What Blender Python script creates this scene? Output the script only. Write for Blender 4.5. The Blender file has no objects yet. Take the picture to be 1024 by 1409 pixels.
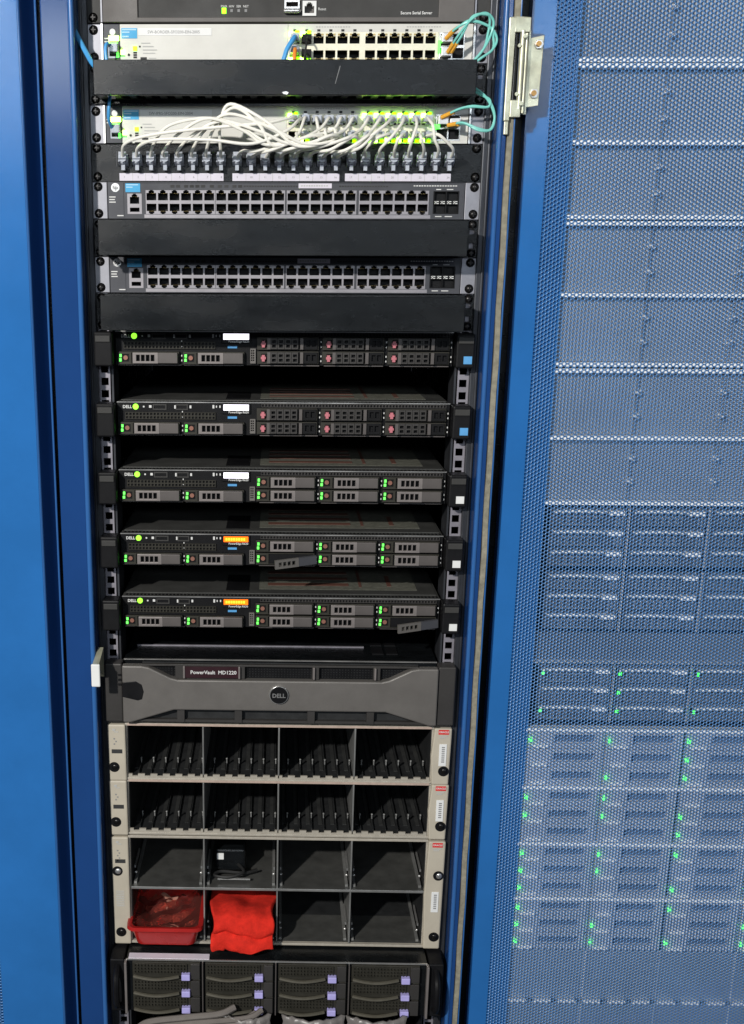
import bpy, math, random
import numpy as np
from mathutils import Vector
random.seed(7)
sc = bpy.context.scene
R = math.radians
U = 44.45            # one rack unit in mm
TOP = 1950.0         # height of the top of the first visible rack unit above the floor, mm

# ------------------------------------------------------------------ camera
cam_d = bpy.data.cameras.new('camera'); cam = bpy.data.objects.new('camera', cam_d)
sc.collection.objects.link(cam); sc.camera = cam
cam_d.sensor_fit = 'VERTICAL'; cam_d.sensor_height = 36.0; cam_d.lens = 36.0 * 1700 / 1409
cam_d.shift_x = 174.244 / 1409; cam_d.shift_y = 179.221 / 1409
cam_d.clip_start = 0.05; cam_d.clip_end = 50
cam.location = (-0.0069, -1.632, (TOP - 314.376) / 1000)
_y, _p, _r = -0.0252198, 0.3002882, 0.0034109
_f = Vector((math.sin(_y) * math.cos(_p), math.cos(_y) * math.cos(_p), -math.sin(_p)))
_rt = Vector((math.cos(_y), -math.sin(_y), 0)); _up = _rt.cross(_f)
_r2 = _rt * math.cos(_r) + _up * math.sin(_r); _u2 = -_rt * math.sin(_r) + _up * math.cos(_r)
from mathutils import Matrix
cam.rotation_euler = Matrix((_r2, _u2, -_f)).transposed().to_euler()

# ------------------------------------------------------------------ light
w = bpy.data.worlds.new('World'); sc.world = w; w.use_nodes = True
w.node_tree.nodes['Background'].inputs[0].default_value = (0.75, 0.85, 1.0, 1)
w.node_tree.nodes['Background'].inputs[1].default_value = 0.06
def lamp(name, loc, target, sx, sy, power, col):
    d = bpy.data.lights.new(name, 'AREA'); d.shape = 'RECTANGLE'; d.size = sx; d.size_y = sy
    d.energy = power; d.color = col
    o = bpy.data.objects.new(name, d); sc.collection.objects.link(o)
    o.location = loc
    o.rotation_euler = (Vector(target) - Vector(loc)).to_track_quat('-Z', 'Y').to_euler()
    return o
lamp('aisle_light', (-1.45, -2.95, 2.75), (0.2, 0, 1.3), 0.10, 0.10, 128, (1.0, 0.97, 0.92))
lamp('ceiling_luminaire', (0.2, -4.2, 2.48), (0, 0, 1.2), 5.2, 0.34, 44, (0.80, 0.90, 1.0))
sc.view_settings.view_transform = 'Standard'; sc.view_settings.look = 'None'
sc.view_settings.exposure = 0.0; sc.view_settings.gamma = 1.0

# ------------------------------------------------------------------ materials
MATS = {}
def mat(name, col, rough=0.5, metal=0.0, var=0.12, scale=60, bump=0.0, bscale=900, emit=0, trans=0, spec=0.5, coat=0, rv=0.12, stretch=None):
    m = bpy.data.materials.new(name); m.use_nodes = True
    nt = m.node_tree; b = nt.nodes['Principled BSDF']
    b.inputs['Metallic'].default_value = metal
    b.inputs['Specular IOR Level'].default_value = spec
    if trans: b.inputs['Transmission Weight'].default_value = trans
    if coat: b.inputs['Coat Weight'].default_value = coat; b.inputs['Coat Roughness'].default_value = 0.25
    if emit:
        b.inputs['Base Color'].default_value = (*col, 1)
        b.inputs['Emission Color'].default_value = (*col, 1); b.inputs['Emission Strength'].default_value = emit
        MATS[name] = m; return m
    tc = nt.nodes.new('ShaderNodeTexCoord'); src = tc.outputs['Object']
    if stretch:
        mp = nt.nodes.new('ShaderNodeMapping'); mp.inputs['Scale'].default_value = stretch
        nt.links.new(src, mp.inputs['Vector']); src = mp.outputs['Vector']
    n = nt.nodes.new('ShaderNodeTexNoise'); n.inputs['Scale'].default_value = scale; n.inputs['Detail'].default_value = 6
    n.inputs['Roughness'].default_value = 0.65
    nt.links.new(src, n.inputs['Vector'])
    r = nt.nodes.new('ShaderNodeMapRange'); r.inputs['From Min'].default_value = 0.3; r.inputs['From Max'].default_value = 0.7
    r.inputs['To Min'].default_value = 1 - var; r.inputs['To Max'].default_value = 1 + var
    nt.links.new(n.outputs['Fac'], r.inputs['Value'])
    mx = nt.nodes.new('ShaderNodeVectorMath'); mx.operation = 'SCALE'; mx.inputs[0].default_value = col
    nt.links.new(r.outputs['Result'], mx.inputs['Scale']); nt.links.new(mx.outputs['Vector'], b.inputs['Base Color'])
    r2 = nt.nodes.new('ShaderNodeMapRange'); r2.inputs['From Min'].default_value = 0.3; r2.inputs['From Max'].default_value = 0.7
    r2.inputs['To Min'].default_value = max(0.03, rough - rv); r2.inputs['To Max'].default_value = min(1, rough + rv)
    n2 = nt.nodes.new('ShaderNodeTexNoise'); n2.inputs['Scale'].default_value = scale * 0.35; n2.inputs['Detail'].default_value = 8
    nt.links.new(src, n2.inputs['Vector'])
    nt.links.new(n2.outputs['Fac'], r2.inputs['Value']); nt.links.new(r2.outputs['Result'], b.inputs['Roughness'])
    if bump:
        n3 = nt.nodes.new('ShaderNodeTexNoise'); n3.inputs['Scale'].default_value = bscale; n3.inputs['Detail'].default_value = 3
        nt.links.new(src, n3.inputs['Vector'])
        bp = nt.nodes.new('ShaderNodeBump'); bp.inputs['Strength'].default_value = bump; bp.inputs['Distance'].default_value = 0.0006
        nt.links.new(n3.outputs['Fac'], bp.inputs['Height']); nt.links.new(bp.outputs['Normal'], b.inputs['Normal'])
    MATS[name] = m; return m
mat('blue_paint', (0.024, 0.155, 0.45), 0.13, var=0.09, scale=7, bump=0.10, bscale=1900, rv=0.06)
mat('mesh_paint', (0.085, 0.225, 0.48), 0.32, 0.15, var=0.10, scale=10, rv=0.06, spec=0.6)
mat('pale_metal', (0.92, 0.92, 0.90), 0.45, 0.0, var=0.06)
mat('carrier_grey', (0.50, 0.52, 0.55), 0.5, 0.05, var=0.08, scale=12)
mat('drive_face', (0.20, 0.22, 0.26), 0.5, 0.1, var=0.12)
mat('pale_bay', (0.34, 0.38, 0.42), 0.5, 0.1, var=0.15)
mat('navy_blue', (0.012, 0.055, 0.20), 0.12, var=0.08, scale=6, bump=0.05, bscale=800, rv=0.05)  # darker blue than the doors, for posts and folded returns
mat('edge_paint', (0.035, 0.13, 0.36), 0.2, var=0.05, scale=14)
mat('dark_steel', (0.055, 0.058, 0.066), 0.42, 0.55, var=0.35, scale=24, stretch=(4, 4, 0.6))
mat('rail_steel', (0.30, 0.285, 0.32), 0.42, 0.35, var=0.2, scale=60)
mat('ear_steel', (0.30, 0.30, 0.33), 0.42, 0.35, var=0.12, scale=50)
mat('zinc', (0.55, 0.54, 0.40), 0.34, 0.55, var=0.22, scale=70)
mat('brass_bolt', (0.50, 0.28, 0.10), 0.35, 0.9)
mat('foam', (0.27, 0.25, 0.19), 0.95, var=0.3, scale=120, bump=0.8, bscale=500)
mat('cream_plate', (0.66, 0.65, 0.60), 0.5, var=0.05, scale=30, bump=0.1)
mat('white_label', (0.80, 0.80, 0.78), 0.6, var=0.04)
mat('lilac_label', (0.68, 0.64, 0.72), 0.6, var=0.05)
mat('sticker_blue', (0.03, 0.36, 0.66), 0.45, var=0.05)
mat('pale_blue', (0.40, 0.66, 0.82), 0.45, var=0.05)
mat('grey_plate', (0.068, 0.07, 0.08), 0.5, 0.1, spec=0.3, var=0.1, scale=40, bump=0.1)
mat('port_frame', (0.31, 0.295, 0.315), 0.42, 0.3, var=0.1)
mat('port_cream', (0.78, 0.74, 0.58), 0.38, 0.25, var=0.1)
mat('black_plastic', (0.007, 0.007, 0.008), 0.5, spec=0.18, var=0.25, bump=0.3, bscale=1500)
mat('black_paint', (0.006, 0.007, 0.008), 0.27, spec=0.3, var=0.45, scale=40, bump=0.25, bscale=1100, stretch=(0.7, 2, 2))
mat('charcoal', (0.045, 0.044, 0.042), 0.55, spec=0.3, var=0.12, scale=50, bump=0.4, bscale=1300)
mat('warm_charcoal', (0.115, 0.105, 0.098), 0.55, var=0.08, scale=50, bump=0.4, bscale=1300)
mat('bezel_grey', (0.15, 0.14, 0.13), 0.46, 0.2, spec=0.4, var=0.08, scale=40, bump=0.4, bscale=1500)
mat('bezel_dark', (0.05, 0.047, 0.045), 0.5, 0.2, spec=0.3, var=0.08, scale=40, bump=0.4, bscale=1500)
mat('handle_grey', (0.11, 0.098, 0.093), 0.45, 0.3, var=0.1)
mat('handle_light', (0.24, 0.215, 0.205), 0.42, 0.35, var=0.1)
mat('pink_tab', (0.55, 0.17, 0.20), 0.45)
mat('copper_dot', (0.33, 0.15, 0.11), 0.4, 0.4)
mat('chassis_zinc', (0.10, 0.10, 0.095), 0.45, 0.5, var=0.18, scale=35)
mat('beige_plastic', (0.50, 0.45, 0.36), 0.55, var=0.06, scale=40, bump=0.15)
mat('beige_metal', (0.48, 0.44, 0.37), 0.4, 0.2, var=0.12, scale=80)
mat('slot_grey', (0.055, 0.056, 0.055), 0.42, 0.3, var=0.25, scale=40)
mat('lcd_yellow', (1.0, 0.42, 0.02), emit=2.0)
mat('bay_blue', (0.05, 0.07, 0.10), 0.5, 0.1, var=0.3, scale=50)
mat('bay_mid', (0.085, 0.085, 0.08), 0.42, 0.3, var=0.25, scale=40)
mat('wrap', (0.20, 0.185, 0.175), 0.35, var=0.25, scale=30, trans=0.1)
mat('bay_steel', (0.30, 0.30, 0.29), 0.38, 0.5, var=0.2, scale=40)
mat('bay_dark', (0.026, 0.027, 0.028), 0.5, 0.1, spec=0.3, var=0.3, scale=60)
mat('tan_lip', (0.52, 0.40, 0.33), 0.5, 0.15, var=0.15, scale=160)
mat('red_label', (0.70, 0.03, 0.03), 0.5)
mat('red_plastic', (0.55, 0.025, 0.022), 0.22, var=0.08, trans=0.28, coat=0.4)
mf = mat('red_film', (0.85, 0.22, 0.18), 0.12, trans=0.9, var=0.05, rv=0.05); mf.node_tree.nodes['Principled BSDF'].inputs['IOR'].default_value = 1.12
mat('red_cloth', (0.66, 0.025, 0.014), 0.95, var=0.22, scale=90, bump=1.0, bscale=420, spec=0.2)
mat('cardboard', (0.30, 0.13, 0.09), 0.8, var=0.3, scale=50)
mat('clear_plastic', (0.66, 0.70, 0.78), 0.22, trans=0.35, var=0.1)
mat('white_cable', (0.90, 0.88, 0.80), 0.45, var=0.05)
mat('grey_cable', (0.17, 0.15, 0.135), 0.55, var=0.1)
mat('blue_cable', (0.07, 0.36, 0.74), 0.4, var=0.05)
mat('orange_cable', (0.90, 0.27, 0.03), 0.4, var=0.05)
mat('black_cable', (0.015, 0.015, 0.015), 0.5)
mat('aqua_cable', (0.22, 0.66, 0.58), 0.4, var=0.05)
mat('orange_boot', (0.85, 0.42, 0.05), 0.4)
mat('gold', (0.35, 0.25, 0.10), 0.3, 0.9)
mat('silver', (0.65, 0.64, 0.62), 0.3, 0.8, var=0.1)
mat('screw_black', (0.035, 0.033, 0.032), 0.28, 0.8)
mat('white_print', (0.72, 0.72, 0.70), 0.6)
mat('grey_print', (0.25, 0.25, 0.25), 0.7)
mat('faint_print', (0.48, 0.48, 0.46), 0.7)
mat('dark_print', (0.03, 0.03, 0.03), 0.7)
mat('lavender', (0.46, 0.42, 0.80), 0.45)
mat('drive_dark', (0.035, 0.033, 0.026), 0.5, 0.1, spec=0.3, var=0.2)
mat('drive_bar', (0.10, 0.092, 0.07), 0.45, 0.2, var=0.15)
mat('tray_silver', (0.90, 0.90, 0.92), 0.4, 0.2, var=0.08)
mat('tray_grille', (0.10, 0.13, 0.20), 0.5)
mat('blank_grey', (0.34, 0.38, 0.44), 0.5, var=0.1)
mat('maroon', (0.03, 0.010, 0.014), 0.4)
mat('lid_sticker', (0.13, 0.13, 0.105), 0.6, var=0.3, scale=120)
mat('lid_red', (0.12, 0.05, 0.035), 0.6)
mat('blue_tag', (0.10, 0.36, 0.70), 0.5)
mat('led_green', (0.10, 1.0, 0.08), emit=2.6)
mat('led_strong', (0.06, 1.0, 0.08), emit=4)
mat('led_lime', (0.24, 1.0, 0.0), emit=3.6)
mat('led_bright', (0.55, 1.0, 0.12), emit=15)
mat('lcd_white', (0.92, 0.88, 1.0), emit=1.9)
mat('lcd_orange', (1.0, 0.14, 0.0), emit=1.7)
mat('power_green', (0.28, 1.0, 0.04), emit=1.6)

# ------------------------------------------------------------------ mesh helpers (all in mm; x right, y into the rack, z DOWN from the thing's top)
C = sc.collection
class MB:
    def __init__(s): s.v = []; s.f = []; s.sm = []
    def add(s, vs, fs, smooth=False):
        n = len(s.v); s.v += vs
        for f in fs: s.f.append(tuple(i + n for i in f)); s.sm.append(smooth)
        return s
    def box(s, x0, x1, y0, y1, z0, z1):
        vs = [(x, y, z) for x in (x0, x1) for y in (y0, y1) for z in (z0, z1)]
        return s.add(vs, [(0, 1, 3, 2), (4, 6, 7, 5), (0, 4, 5, 1), (2, 3, 7, 6), (0, 2, 6, 4), (1, 5, 7, 3)])
    def cyl(s, c, r, h, axis='y', n=12, r2=None, smooth=True):
        # from c along +axis by h
        r2 = r if r2 is None else r2; vs = []
        for (rr, t) in ((r, 0), (r2, h)):
            for i in range(n):
                a = 2 * math.pi * i / n; p, q = rr * math.cos(a), rr * math.sin(a)
                if axis == 'y': vs.append((c[0] + p, c[1] + t, c[2] + q))
                elif axis == 'z': vs.append((c[0] + p, c[1] + q, c[2] + t))
                else: vs.append((c[0] + t, c[1] + p, c[2] + q))
        s.add(vs, [(i, (i + 1) % n, n + (i + 1) % n, n + i) for i in range(n)], smooth)
        return s.add(vs, [tuple(range(n)), tuple(range(2 * n - 1, n - 1, -1))])
    def dome(s, c, r, h, n=12):
        # a screw head facing -y
        vs = []; rings = 4
        for k in range(rings):
            a = k / rings * math.pi / 2
            for i in range(n):
                t = 2 * math.pi * i / n
                vs.append((c[0] + r * math.cos(a) * math.cos(t), c[1] - h * math.sin(a), c[2] + r * math.cos(a) * math.sin(t)))
        vs.append((c[0], c[1] - h, c[2]))
        fs = [(k * n + i, k * n + (i + 1) % n, (k + 1) * n + (i + 1) % n, (k + 1) * n + i) for k in range(rings - 1) for i in range(n)]
        fs += [((rings - 1) * n + i, (rings - 1) * n + (i + 1) % n, rings * n) for i in range(n)]
        return s.add(vs, fs, True)
    def poly(s, pts, y0, y1):
        n = len(pts); vs = [(x, y0, z) for x, z in pts] + [(x, y1, z) for x, z in pts]
        return s.add(vs, [tuple(range(n)), tuple(range(2 * n - 1, n - 1, -1))] + [(i, (i + 1) % n, n + (i + 1) % n, n + i) for i in range(n)])
    def plate(s, u0, u1, v0, v1, w0, w1, holes, plane='xz'):
        # a slab with rectangular openings (u0,u1,v0,v1 each), real walls inside each opening
        us = sorted({u0, u1} | {min(max(h[i], u0), u1) for h in holes for i in (0, 1)})
        vv = sorted({v0, v1} | {min(max(h[i], v0), v1) for h in holes for i in (2, 3)})
        us = [round(a, 3) for a in us]; vv = [round(a, 3) for a in vv]
        us = sorted(set(us)); vv = sorted(set(vv))
        nu, nv = len(us) - 1, len(vv) - 1
        full = np.ones((nu, nv), bool); uc = np.array([(us[i] + us[i + 1]) / 2 for i in range(nu)]); vc = np.array([(vv[i] + vv[i + 1]) / 2 for i in range(nv)])
        for h in holes:
            full[np.ix_((uc > h[0]) & (uc < h[1]), (vc > h[2]) & (vc < h[3]))] = False
        idx = {}; vs = []; fs = []
        def P(i, j, k):
            if (i, j, k) not in idx:
                idx[(i, j, k)] = len(vs); u, v, ww = us[i], vv[j], (w0, w1)[k]
                vs.append((u, ww, v) if plane == 'xz' else ((u, v, ww) if plane == 'xy' else (ww, u, v)))
            return idx[(i, j, k)]
        for i in range(nu):
            for j in range(nv):
                if not full[i, j]: continue
                fs.append((P(i, j, 0), P(i + 1, j, 0), P(i + 1, j + 1, 0), P(i, j + 1, 0)))
                fs.append((P(i, j, 1), P(i, j + 1, 1), P(i + 1, j + 1, 1), P(i + 1, j, 1)))
                if i == 0 or not full[i - 1, j]: fs.append((P(i, j, 0), P(i, j + 1, 0), P(i, j + 1, 1), P(i, j, 1)))
                if i == nu - 1 or not full[i + 1, j]: fs.append((P(i + 1, j, 0), P(i + 1, j, 1), P(i + 1, j + 1, 1), P(i + 1, j + 1, 0)))
                if j == 0 or not full[i, j - 1]: fs.append((P(i, j, 0), P(i, j, 1), P(i + 1, j, 1), P(i + 1, j, 0)))
                if j == nv - 1 or not full[i, j + 1]: fs.append((P(i, j + 1, 0), P(i + 1, j + 1, 0), P(i + 1, j + 1, 1), P(i, j + 1, 1)))
        return s.add(vs, fs)
    def tube(s, pts, r, n=8, seg=10):
        P = [Vector(p) for p in pts]; Q = [P[0] * 2 - P[1]] + P + [P[-1] * 2 - P[-2]]; path = []
        for i in range(1, len(Q) - 2):
            a, b, c, d = Q[i - 1:i + 3]
            for k in range(seg):
                t = k / seg
                path.append(0.5 * ((2 * b) + (c - a) * t + (2 * a - 5 * b + 4 * c - d) * t * t + (3 * b - a - 3 * c + d) * t ** 3))
        path.append(P[-1]); vs = []
        T0 = (path[1] - path[0]).normalized(); N = T0.orthogonal().normalized()
        for i, p in enumerate(path):
            T = (path[min(i + 1, len(path) - 1)] - path[max(i - 1, 0)]).normalized()
            N = (N - T * N.dot(T)).normalized(); B = T.cross(N)
            for k in range(n):
                a = 2 * math.pi * k / n; vs.append(tuple(p + (N * math.cos(a) + B * math.sin(a)) * r))
        m = len(path)
        s.add(vs, [(i * n + k, i * n + (k + 1) % n, (i + 1) * n + (k + 1) % n, (i + 1) * n + k) for i in range(m - 1) for k in range(n)], True)
        return s.add(vs, [tuple(range(n))[::-1], tuple(range((m - 1) * n, m * n))])
    def mesh(s, name, m):
        me = bpy.data.meshes.new(name)
        me.from_pydata([(a * .001, b * .001, -c * .001) for a, b, c in s.v], [], s.f)
        import bmesh
        bm = bmesh.new(); bm.from_mesh(me); bmesh.ops.remove_doubles(bm, verts=bm.verts, dist=1e-7)
        bmesh.ops.recalc_face_normals(bm, faces=bm.faces); bm.to_mesh(me); bm.free()
        if len(me.polygons) == len(s.sm): me.polygons.foreach_set('use_smooth', s.sm)
        elif any(s.sm):
            try: me.shade_smooth()
            except Exception: pass
        if any(s.sm):
            try: me.set_sharp_from_angle(angle=R(40))
            except Exception: pass
        me.materials.append(MATS[m]); return me
    def build(s, name, m, parent=None, bev=0, loc=None):
        return place(name, s.mesh(name, m), parent, loc, bev)
def place(name, me, parent=None, loc=None, bev=0, rot=None):
    o = bpy.data.objects.new(name, me); C.objects.link(o)
    if parent is not None: o.parent = parent
    if loc: o.location = (loc[0] * .001, loc[1] * .001, -loc[2] * .001)
    if rot: o.rotation_euler = rot
    if bev:
        b = o.modifiers.new('bevel', 'BEVEL'); b.width = bev * .001; b.segments = 2; b.limit_method = 'ANGLE'; b.angle_limit = R(40)
    return o
def tag(o, label, cat, group=None, kind=None):
    o['label'] = label; o['category'] = cat
    if group: o['group'] = group
    o['kind'] = kind or 'thing'
    return o
def thing(name, label, cat, k=0.0, x=0.0, y=0.0, group=None):
    o = bpy.data.objects.new(name, None); C.objects.link(o); o.empty_display_size = 0.02
    o.location = (x * .001, y * .001, (TOP - k * U) * .001)
    return tag(o, label, cat, group)
def B(x0, x1, y0, y1, z0, z1): return MB().box(x0, x1, y0, y1, z0, z1)
TXT = {}
def text(s, size, x, z, y, m, parent, align='LEFT', name='lettering', bold=0.0):
    key = (s, size, m, align, bold)
    if key not in TXT:
        cu = bpy.data.curves.new('t', 'FONT'); cu.body = s; cu.size = size * .001; cu.align_x = align; cu.resolution_u = 2
        cu.offset = bold * .001; cu.extrude = 0.00008
        ob = bpy.data.objects.new('t', cu); C.objects.link(ob)
        bpy.context.view_layer.update()
        me = bpy.data.meshes.new_from_object(ob.evaluated_get(bpy.context.evaluated_depsgraph_get()))
        bpy.data.objects.remove(ob); me.materials.clear(); me.materials.append(MATS[m]); TXT[key] = me
    return place(name, TXT[key], parent, (x, y, z), rot=(R(90), 0, 0))

# shared small meshes
_screw = MB().dome((0, 0, 0), 4.6, 3.6); _screw.cyl((0, 0, 0), 5.6, 0.8, 'y', 14)
_screw.box(-3, 3, -3.7, -2.6, -0.5, 0.5); _screw.box(-0.5, 0.5, -3.7, -2.6, -3, 3)
SCREW = _screw.mesh('screw', 'screw_black')
def screws(t, pts, y=-2.0):
    for x, z in pts: place('screw', SCREW, t, (x, y, z))
def recess(wd, h, d):   # an open-fronted socket shell: back and four sides
    m = MB()
    m.box(-wd / 2 - .6, wd / 2 + .6, d, d + .8, -h / 2 - .6, h / 2 + .6)
    m.box(-wd / 2 - .6, -wd / 2, 0, d, -h / 2, h / 2); m.box(wd / 2, wd / 2 + .6, 0, d, -h / 2, h / 2)
    m.box(-wd / 2 - .6, wd / 2 + .6, 0, d, -h / 2 - .6, -h / 2); m.box(-wd / 2 - .6, wd / 2 + .6, 0, d, h / 2, h / 2 + .6)
    return m
PORT = recess(12.6, 11.0, 12).mesh('port', 'black_plastic')
_ct = MB()
for i in range(8): _ct.box(-4.2 + i * 1.2 - .28, -4.2 + i * 1.2 + .28, 2, 9, -3.4, -2.9)
CONTACT = _ct.mesh('contacts', 'gold')
def jack(t, x, z, up, empty=True):
    p = place('port', PORT, t, (x, 1.6, z))
    if empty: place('contacts', CONTACT, p, (0, 0, 0), rot=(0, 0 if up else R(180), 0))
def jack_holes(x, z, up, wd=12.0, h=8.2):
    s = -1 if up else 1     # the latch notch points up in the top row, down in the bottom row
    a = (x - wd / 2, x + wd / 2, z - h / 2 - s * 1.0, z + h / 2 - s * 1.0)
    if up: b = (x - 3.4, x + 3.4, z - h / 2 - 1.6, z); c = (x - 1.9, x + 1.9, z - h / 2 - 2.8, z)
    else: b = (x - 3.4, x + 3.4, z, z + h / 2 + 1.6); c = (x - 1.9, x + 1.9, z, z + h / 2 + 2.8)
    return [a, b, c]
LEDM = {}
def led(t, x, z, y, wd, h, m='led_green', name='indicator_light'):
    key = (wd, h, m)
    if key not in LEDM: LEDM[key] = MB().box(-wd / 2, wd / 2, -0.5, 0.4, -h / 2, h / 2).mesh('indicator_light', m)
    return place(name, LEDM[key], t, (x, y, z))
def prints(t, pts, y, m='grey_print', name='printed_mark'):
    mb = MB()
    for x, z, wd, h in pts: mb.box(x, x + wd, y, y + 0.3, z, z + h)
    return mb.build(name, m, t)

# ------------------------------------------------------------------ the main cabinet
ZT, ZB = -110, TOP            # from above the picture down to the floor
cab = thing('server_cabinet', 'dark steel equipment cabinet with blue front posts holding the stack of devices', 'cabinet', 0)
for s in (-1, 1):
    holes = []
    for k in range(0, 41):
        for dz in (6.35, 22.225, 38.1): holes.append((-4.75, 4.75, k * U + dz - 4.75, k * U + dz + 4.75))
    m = MB(); m.plate(-10.5, 7.0, 0, ZB - 80, 0, 2.2, holes)
    o = m.build('mounting_rail', 'rail_steel', cab, loc=(s * 232.5, 3.5, 0))
    if s < 0: o.location.x = -0.2325
    else: o.rotation_euler = (0, 0, 0); o.scale.x = -1
    x0, x1 = sorted((s * 221.5, s * 224))
    B(x0, x1, 6, 60, 0, ZB - 80).build('rail_flange', 'dark_steel', cab)
    x0, x1 = sorted((s * 239.8, s * 262))
    B(x0, x1, -6, 4, ZT, ZB - 60).build('rail_cover', 'dark_steel', cab, bev=1.5)
    x0, x1 = sorted((s * 246, s * 249))
    B(x0, x1, -9, -5, ZT, ZB - 60).build('rail_rib', 'dark_steel', cab, bev=1)
    x0, x1 = sorted((s * 262.5, s * 268))
    B(x0, x1, 2, 930, ZT, ZB - 60).build('side_panel', 'black_paint', cab)
# left post, its rolled bright edge and step
B(-289.5, -256, -44, -8, ZT, ZB).build('post', 'navy_blue', cab, bev=1.5)
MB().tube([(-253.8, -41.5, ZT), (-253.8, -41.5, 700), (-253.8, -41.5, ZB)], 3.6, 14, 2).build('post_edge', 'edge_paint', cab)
B(-256, -250, -38, -8, ZT, ZB).build('post_return', 'navy_blue', cab)
# right post with foam gasket
B(256, 261.3, -42, -8, ZT, ZB).build('post', 'navy_blue', cab, bev=1)
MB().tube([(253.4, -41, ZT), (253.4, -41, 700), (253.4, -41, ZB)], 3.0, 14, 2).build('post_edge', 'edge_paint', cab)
B(250, 256, -38, -8, ZT, ZB).build('post_return', 'navy_blue', cab)
g = MB(); gp = [(262 + .5 * math.sin(i * 1.7), -44 + .8 * math.sin(i * 2.3), ZT + i * (ZB - ZT) / 60) for i in range(61)]
vs = []; fs = []
for i, (x, y, z) in enumerate(gp):
    vs += [(x - .5, y + 20, z), (x, y, z), (x + 6.4, y + .6 * math.sin(i), z), (x + 6.6, y + 20, z)]
    if i: fs += [(4 * i - 4 + q, 4 * i - 4 + q + 1, 4 * i + q + 1, 4 * i + q) for q in range(3)]
g.add(vs, fs).build('foam_gasket', 'foam', cab)
B(268.9, 271, -43.4, -20, ZT, ZB).build('gasket_carrier', 'edge_paint', cab, bev=.8)
B(261.6, 271, -19.5, -2, ZT, ZB).build('post_return', 'navy_blue', cab)
B(-262, 262, 925, 930, ZT, ZB - 60).build('back_panel', 'black_paint', cab)
B(-262, 262, 60, 925, ZB - 66, ZB - 60).build('base_panel', 'black_paint', cab)
B(-300, -289.7, -20, 900, ZT, ZB - 40).build('gap_backing', 'black_paint', cab)  # black backing added so the gap beside the post reads as shade
B(271.2, 289.4, 16, 60, ZT, ZB - 40).build('gap_backing', 'black_paint', cab)  # black filler added for the dark recess between gasket and door
# white latch hook on the left post
lk = MB(); lk.box(-253.5, -241.5, -66, -62, 18 * U + 33, 18 * U + 65); lk.build('latch_plate', 'white_label', cab, bev=1.6)
lk = MB(); lk.add([(-252, -63, 18 * U + 34), (-243, -63, 18 * U + 34), (-241, -30, 18 * U + 20), (-248, -30, 18 * U + 20), (-252, -63, 18 * U + 37), (-243, -63, 18 * U + 37), (-241, -30, 18 * U + 62), (-248, -30, 18 * U + 62)],
    [(0, 1, 2, 3), (4, 7, 6, 5), (0, 3, 7, 4), (1, 5, 6, 2), (0, 4, 5, 1), (3, 2, 6, 7)]); lk.build('latch_arm', 'zinc', cab)

# ------------------------------------------------------------------ perforated sheet builder
def perforated(x0, x1, z0, z1, y, pitch=5.0, rad=2.1, th=0.8):
    dx = pitch * math.sqrt(3) / 2; R0 = pitch / math.sqrt(3)
    nc = int((x1 - x0) / dx); nr = int((z1 - z0) / pitch)
    ci, ri = np.meshgrid(np.arange(nc), np.arange(nr), indexing='ij'); ci = ci.ravel(); ri = ri.ravel()
    cx = x0 + (ci + .66) * dx; cz = z0 + (ri + .5 + .5 * (ci % 2)) * pitch
    a = np.arange(6) * math.pi / 3; ca, sa = np.cos(a), np.sin(a); n = len(cx)
    V = np.zeros((n, 18, 3))
    V[:, 0:6, 0] = cx[:, None] + R0 * ca; V[:, 0:6, 2] = cz[:, None] + R0 * sa; V[:, 0:6, 1] = y - .22
    V[:, 6:12, 0] = cx[:, None] + rad * ca; V[:, 6:12, 2] = cz[:, None] + rad * sa; V[:, 6:12, 1] = y + .16
    V[:, 12:18] = V[:, 6:12]; V[:, 12:18, 1] = y + th
    F = []
    for i in range(6):
        j = (i + 1) % 6; F.append((i, j, 6 + j, 6 + i)); F.append((6 + i, 6 + j, 12 + j, 12 + i))
    F = np.array(F); FF = (F[None] + (np.arange(n) * 18)[:, None, None]).reshape(-1, 4)
    V = V.reshape(-1, 3) * .001; V[:, 2] *= -1
    me = bpy.data.meshes.new('perforated_sheet'); me.vertices.add(len(V)); me.vertices.foreach_set('co', V.astype(np.float32).ravel())
    me.loops.add(FF.size); me.loops.foreach_set('vertex_index', FF.astype(np.int32).ravel())
    me.polygons.add(len(FF)); me.polygons.foreach_set('loop_start', np.arange(0, FF.size, 4, dtype=np.int32))
    me.update(calc_edges=True); me.validate(); me.materials.append(MATS['mesh_paint'])
    return me, x0 + (nc) * dx

# ------------------------------------------------------------------ open door on the right
DY = -8.0
door = thing('perforated_door', 'blue perforated steel door swung open on its zinc hinge, in front of the neighbouring rack', 'door', 0)
me, xe = perforated(316.5, 760, -60, 34 * U, DY)
place('perforated_sheet', me, door)
B(290.5, 317.6, DY - .4, DY + 1.6, ZT, ZB - 20).build('border', 'blue_paint', door)
B(289, 291, DY - .2, 14, ZT, ZB - 20).build('folded_edge', 'blue_paint', door)
B(xe - 1, xe + 70, DY - .4, DY + 1.6, ZT, ZB - 20).build('border', 'blue_paint', door)
B(317.6, xe - 1, DY - .4, DY + 1.6, 34 * U - 3, ZB - 20).build('border', 'blue_paint', door)
B(317.6, xe - 1, DY - .4, DY + 1.6, ZT, -58).build('border', 'blue_paint', door)
ch = MB(); ch.box(300, 347, DY + 3.6, DY + 5, ZT, ZB - 25); ch.box(345.5, 347, DY + 1.8, DY + 3.6, ZT, ZB - 25); ch.build('stiffening_channel', 'blue_paint', door)
h = bpy.data.objects.new('hinge', None); C.objects.link(h); h.parent = door
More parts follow.
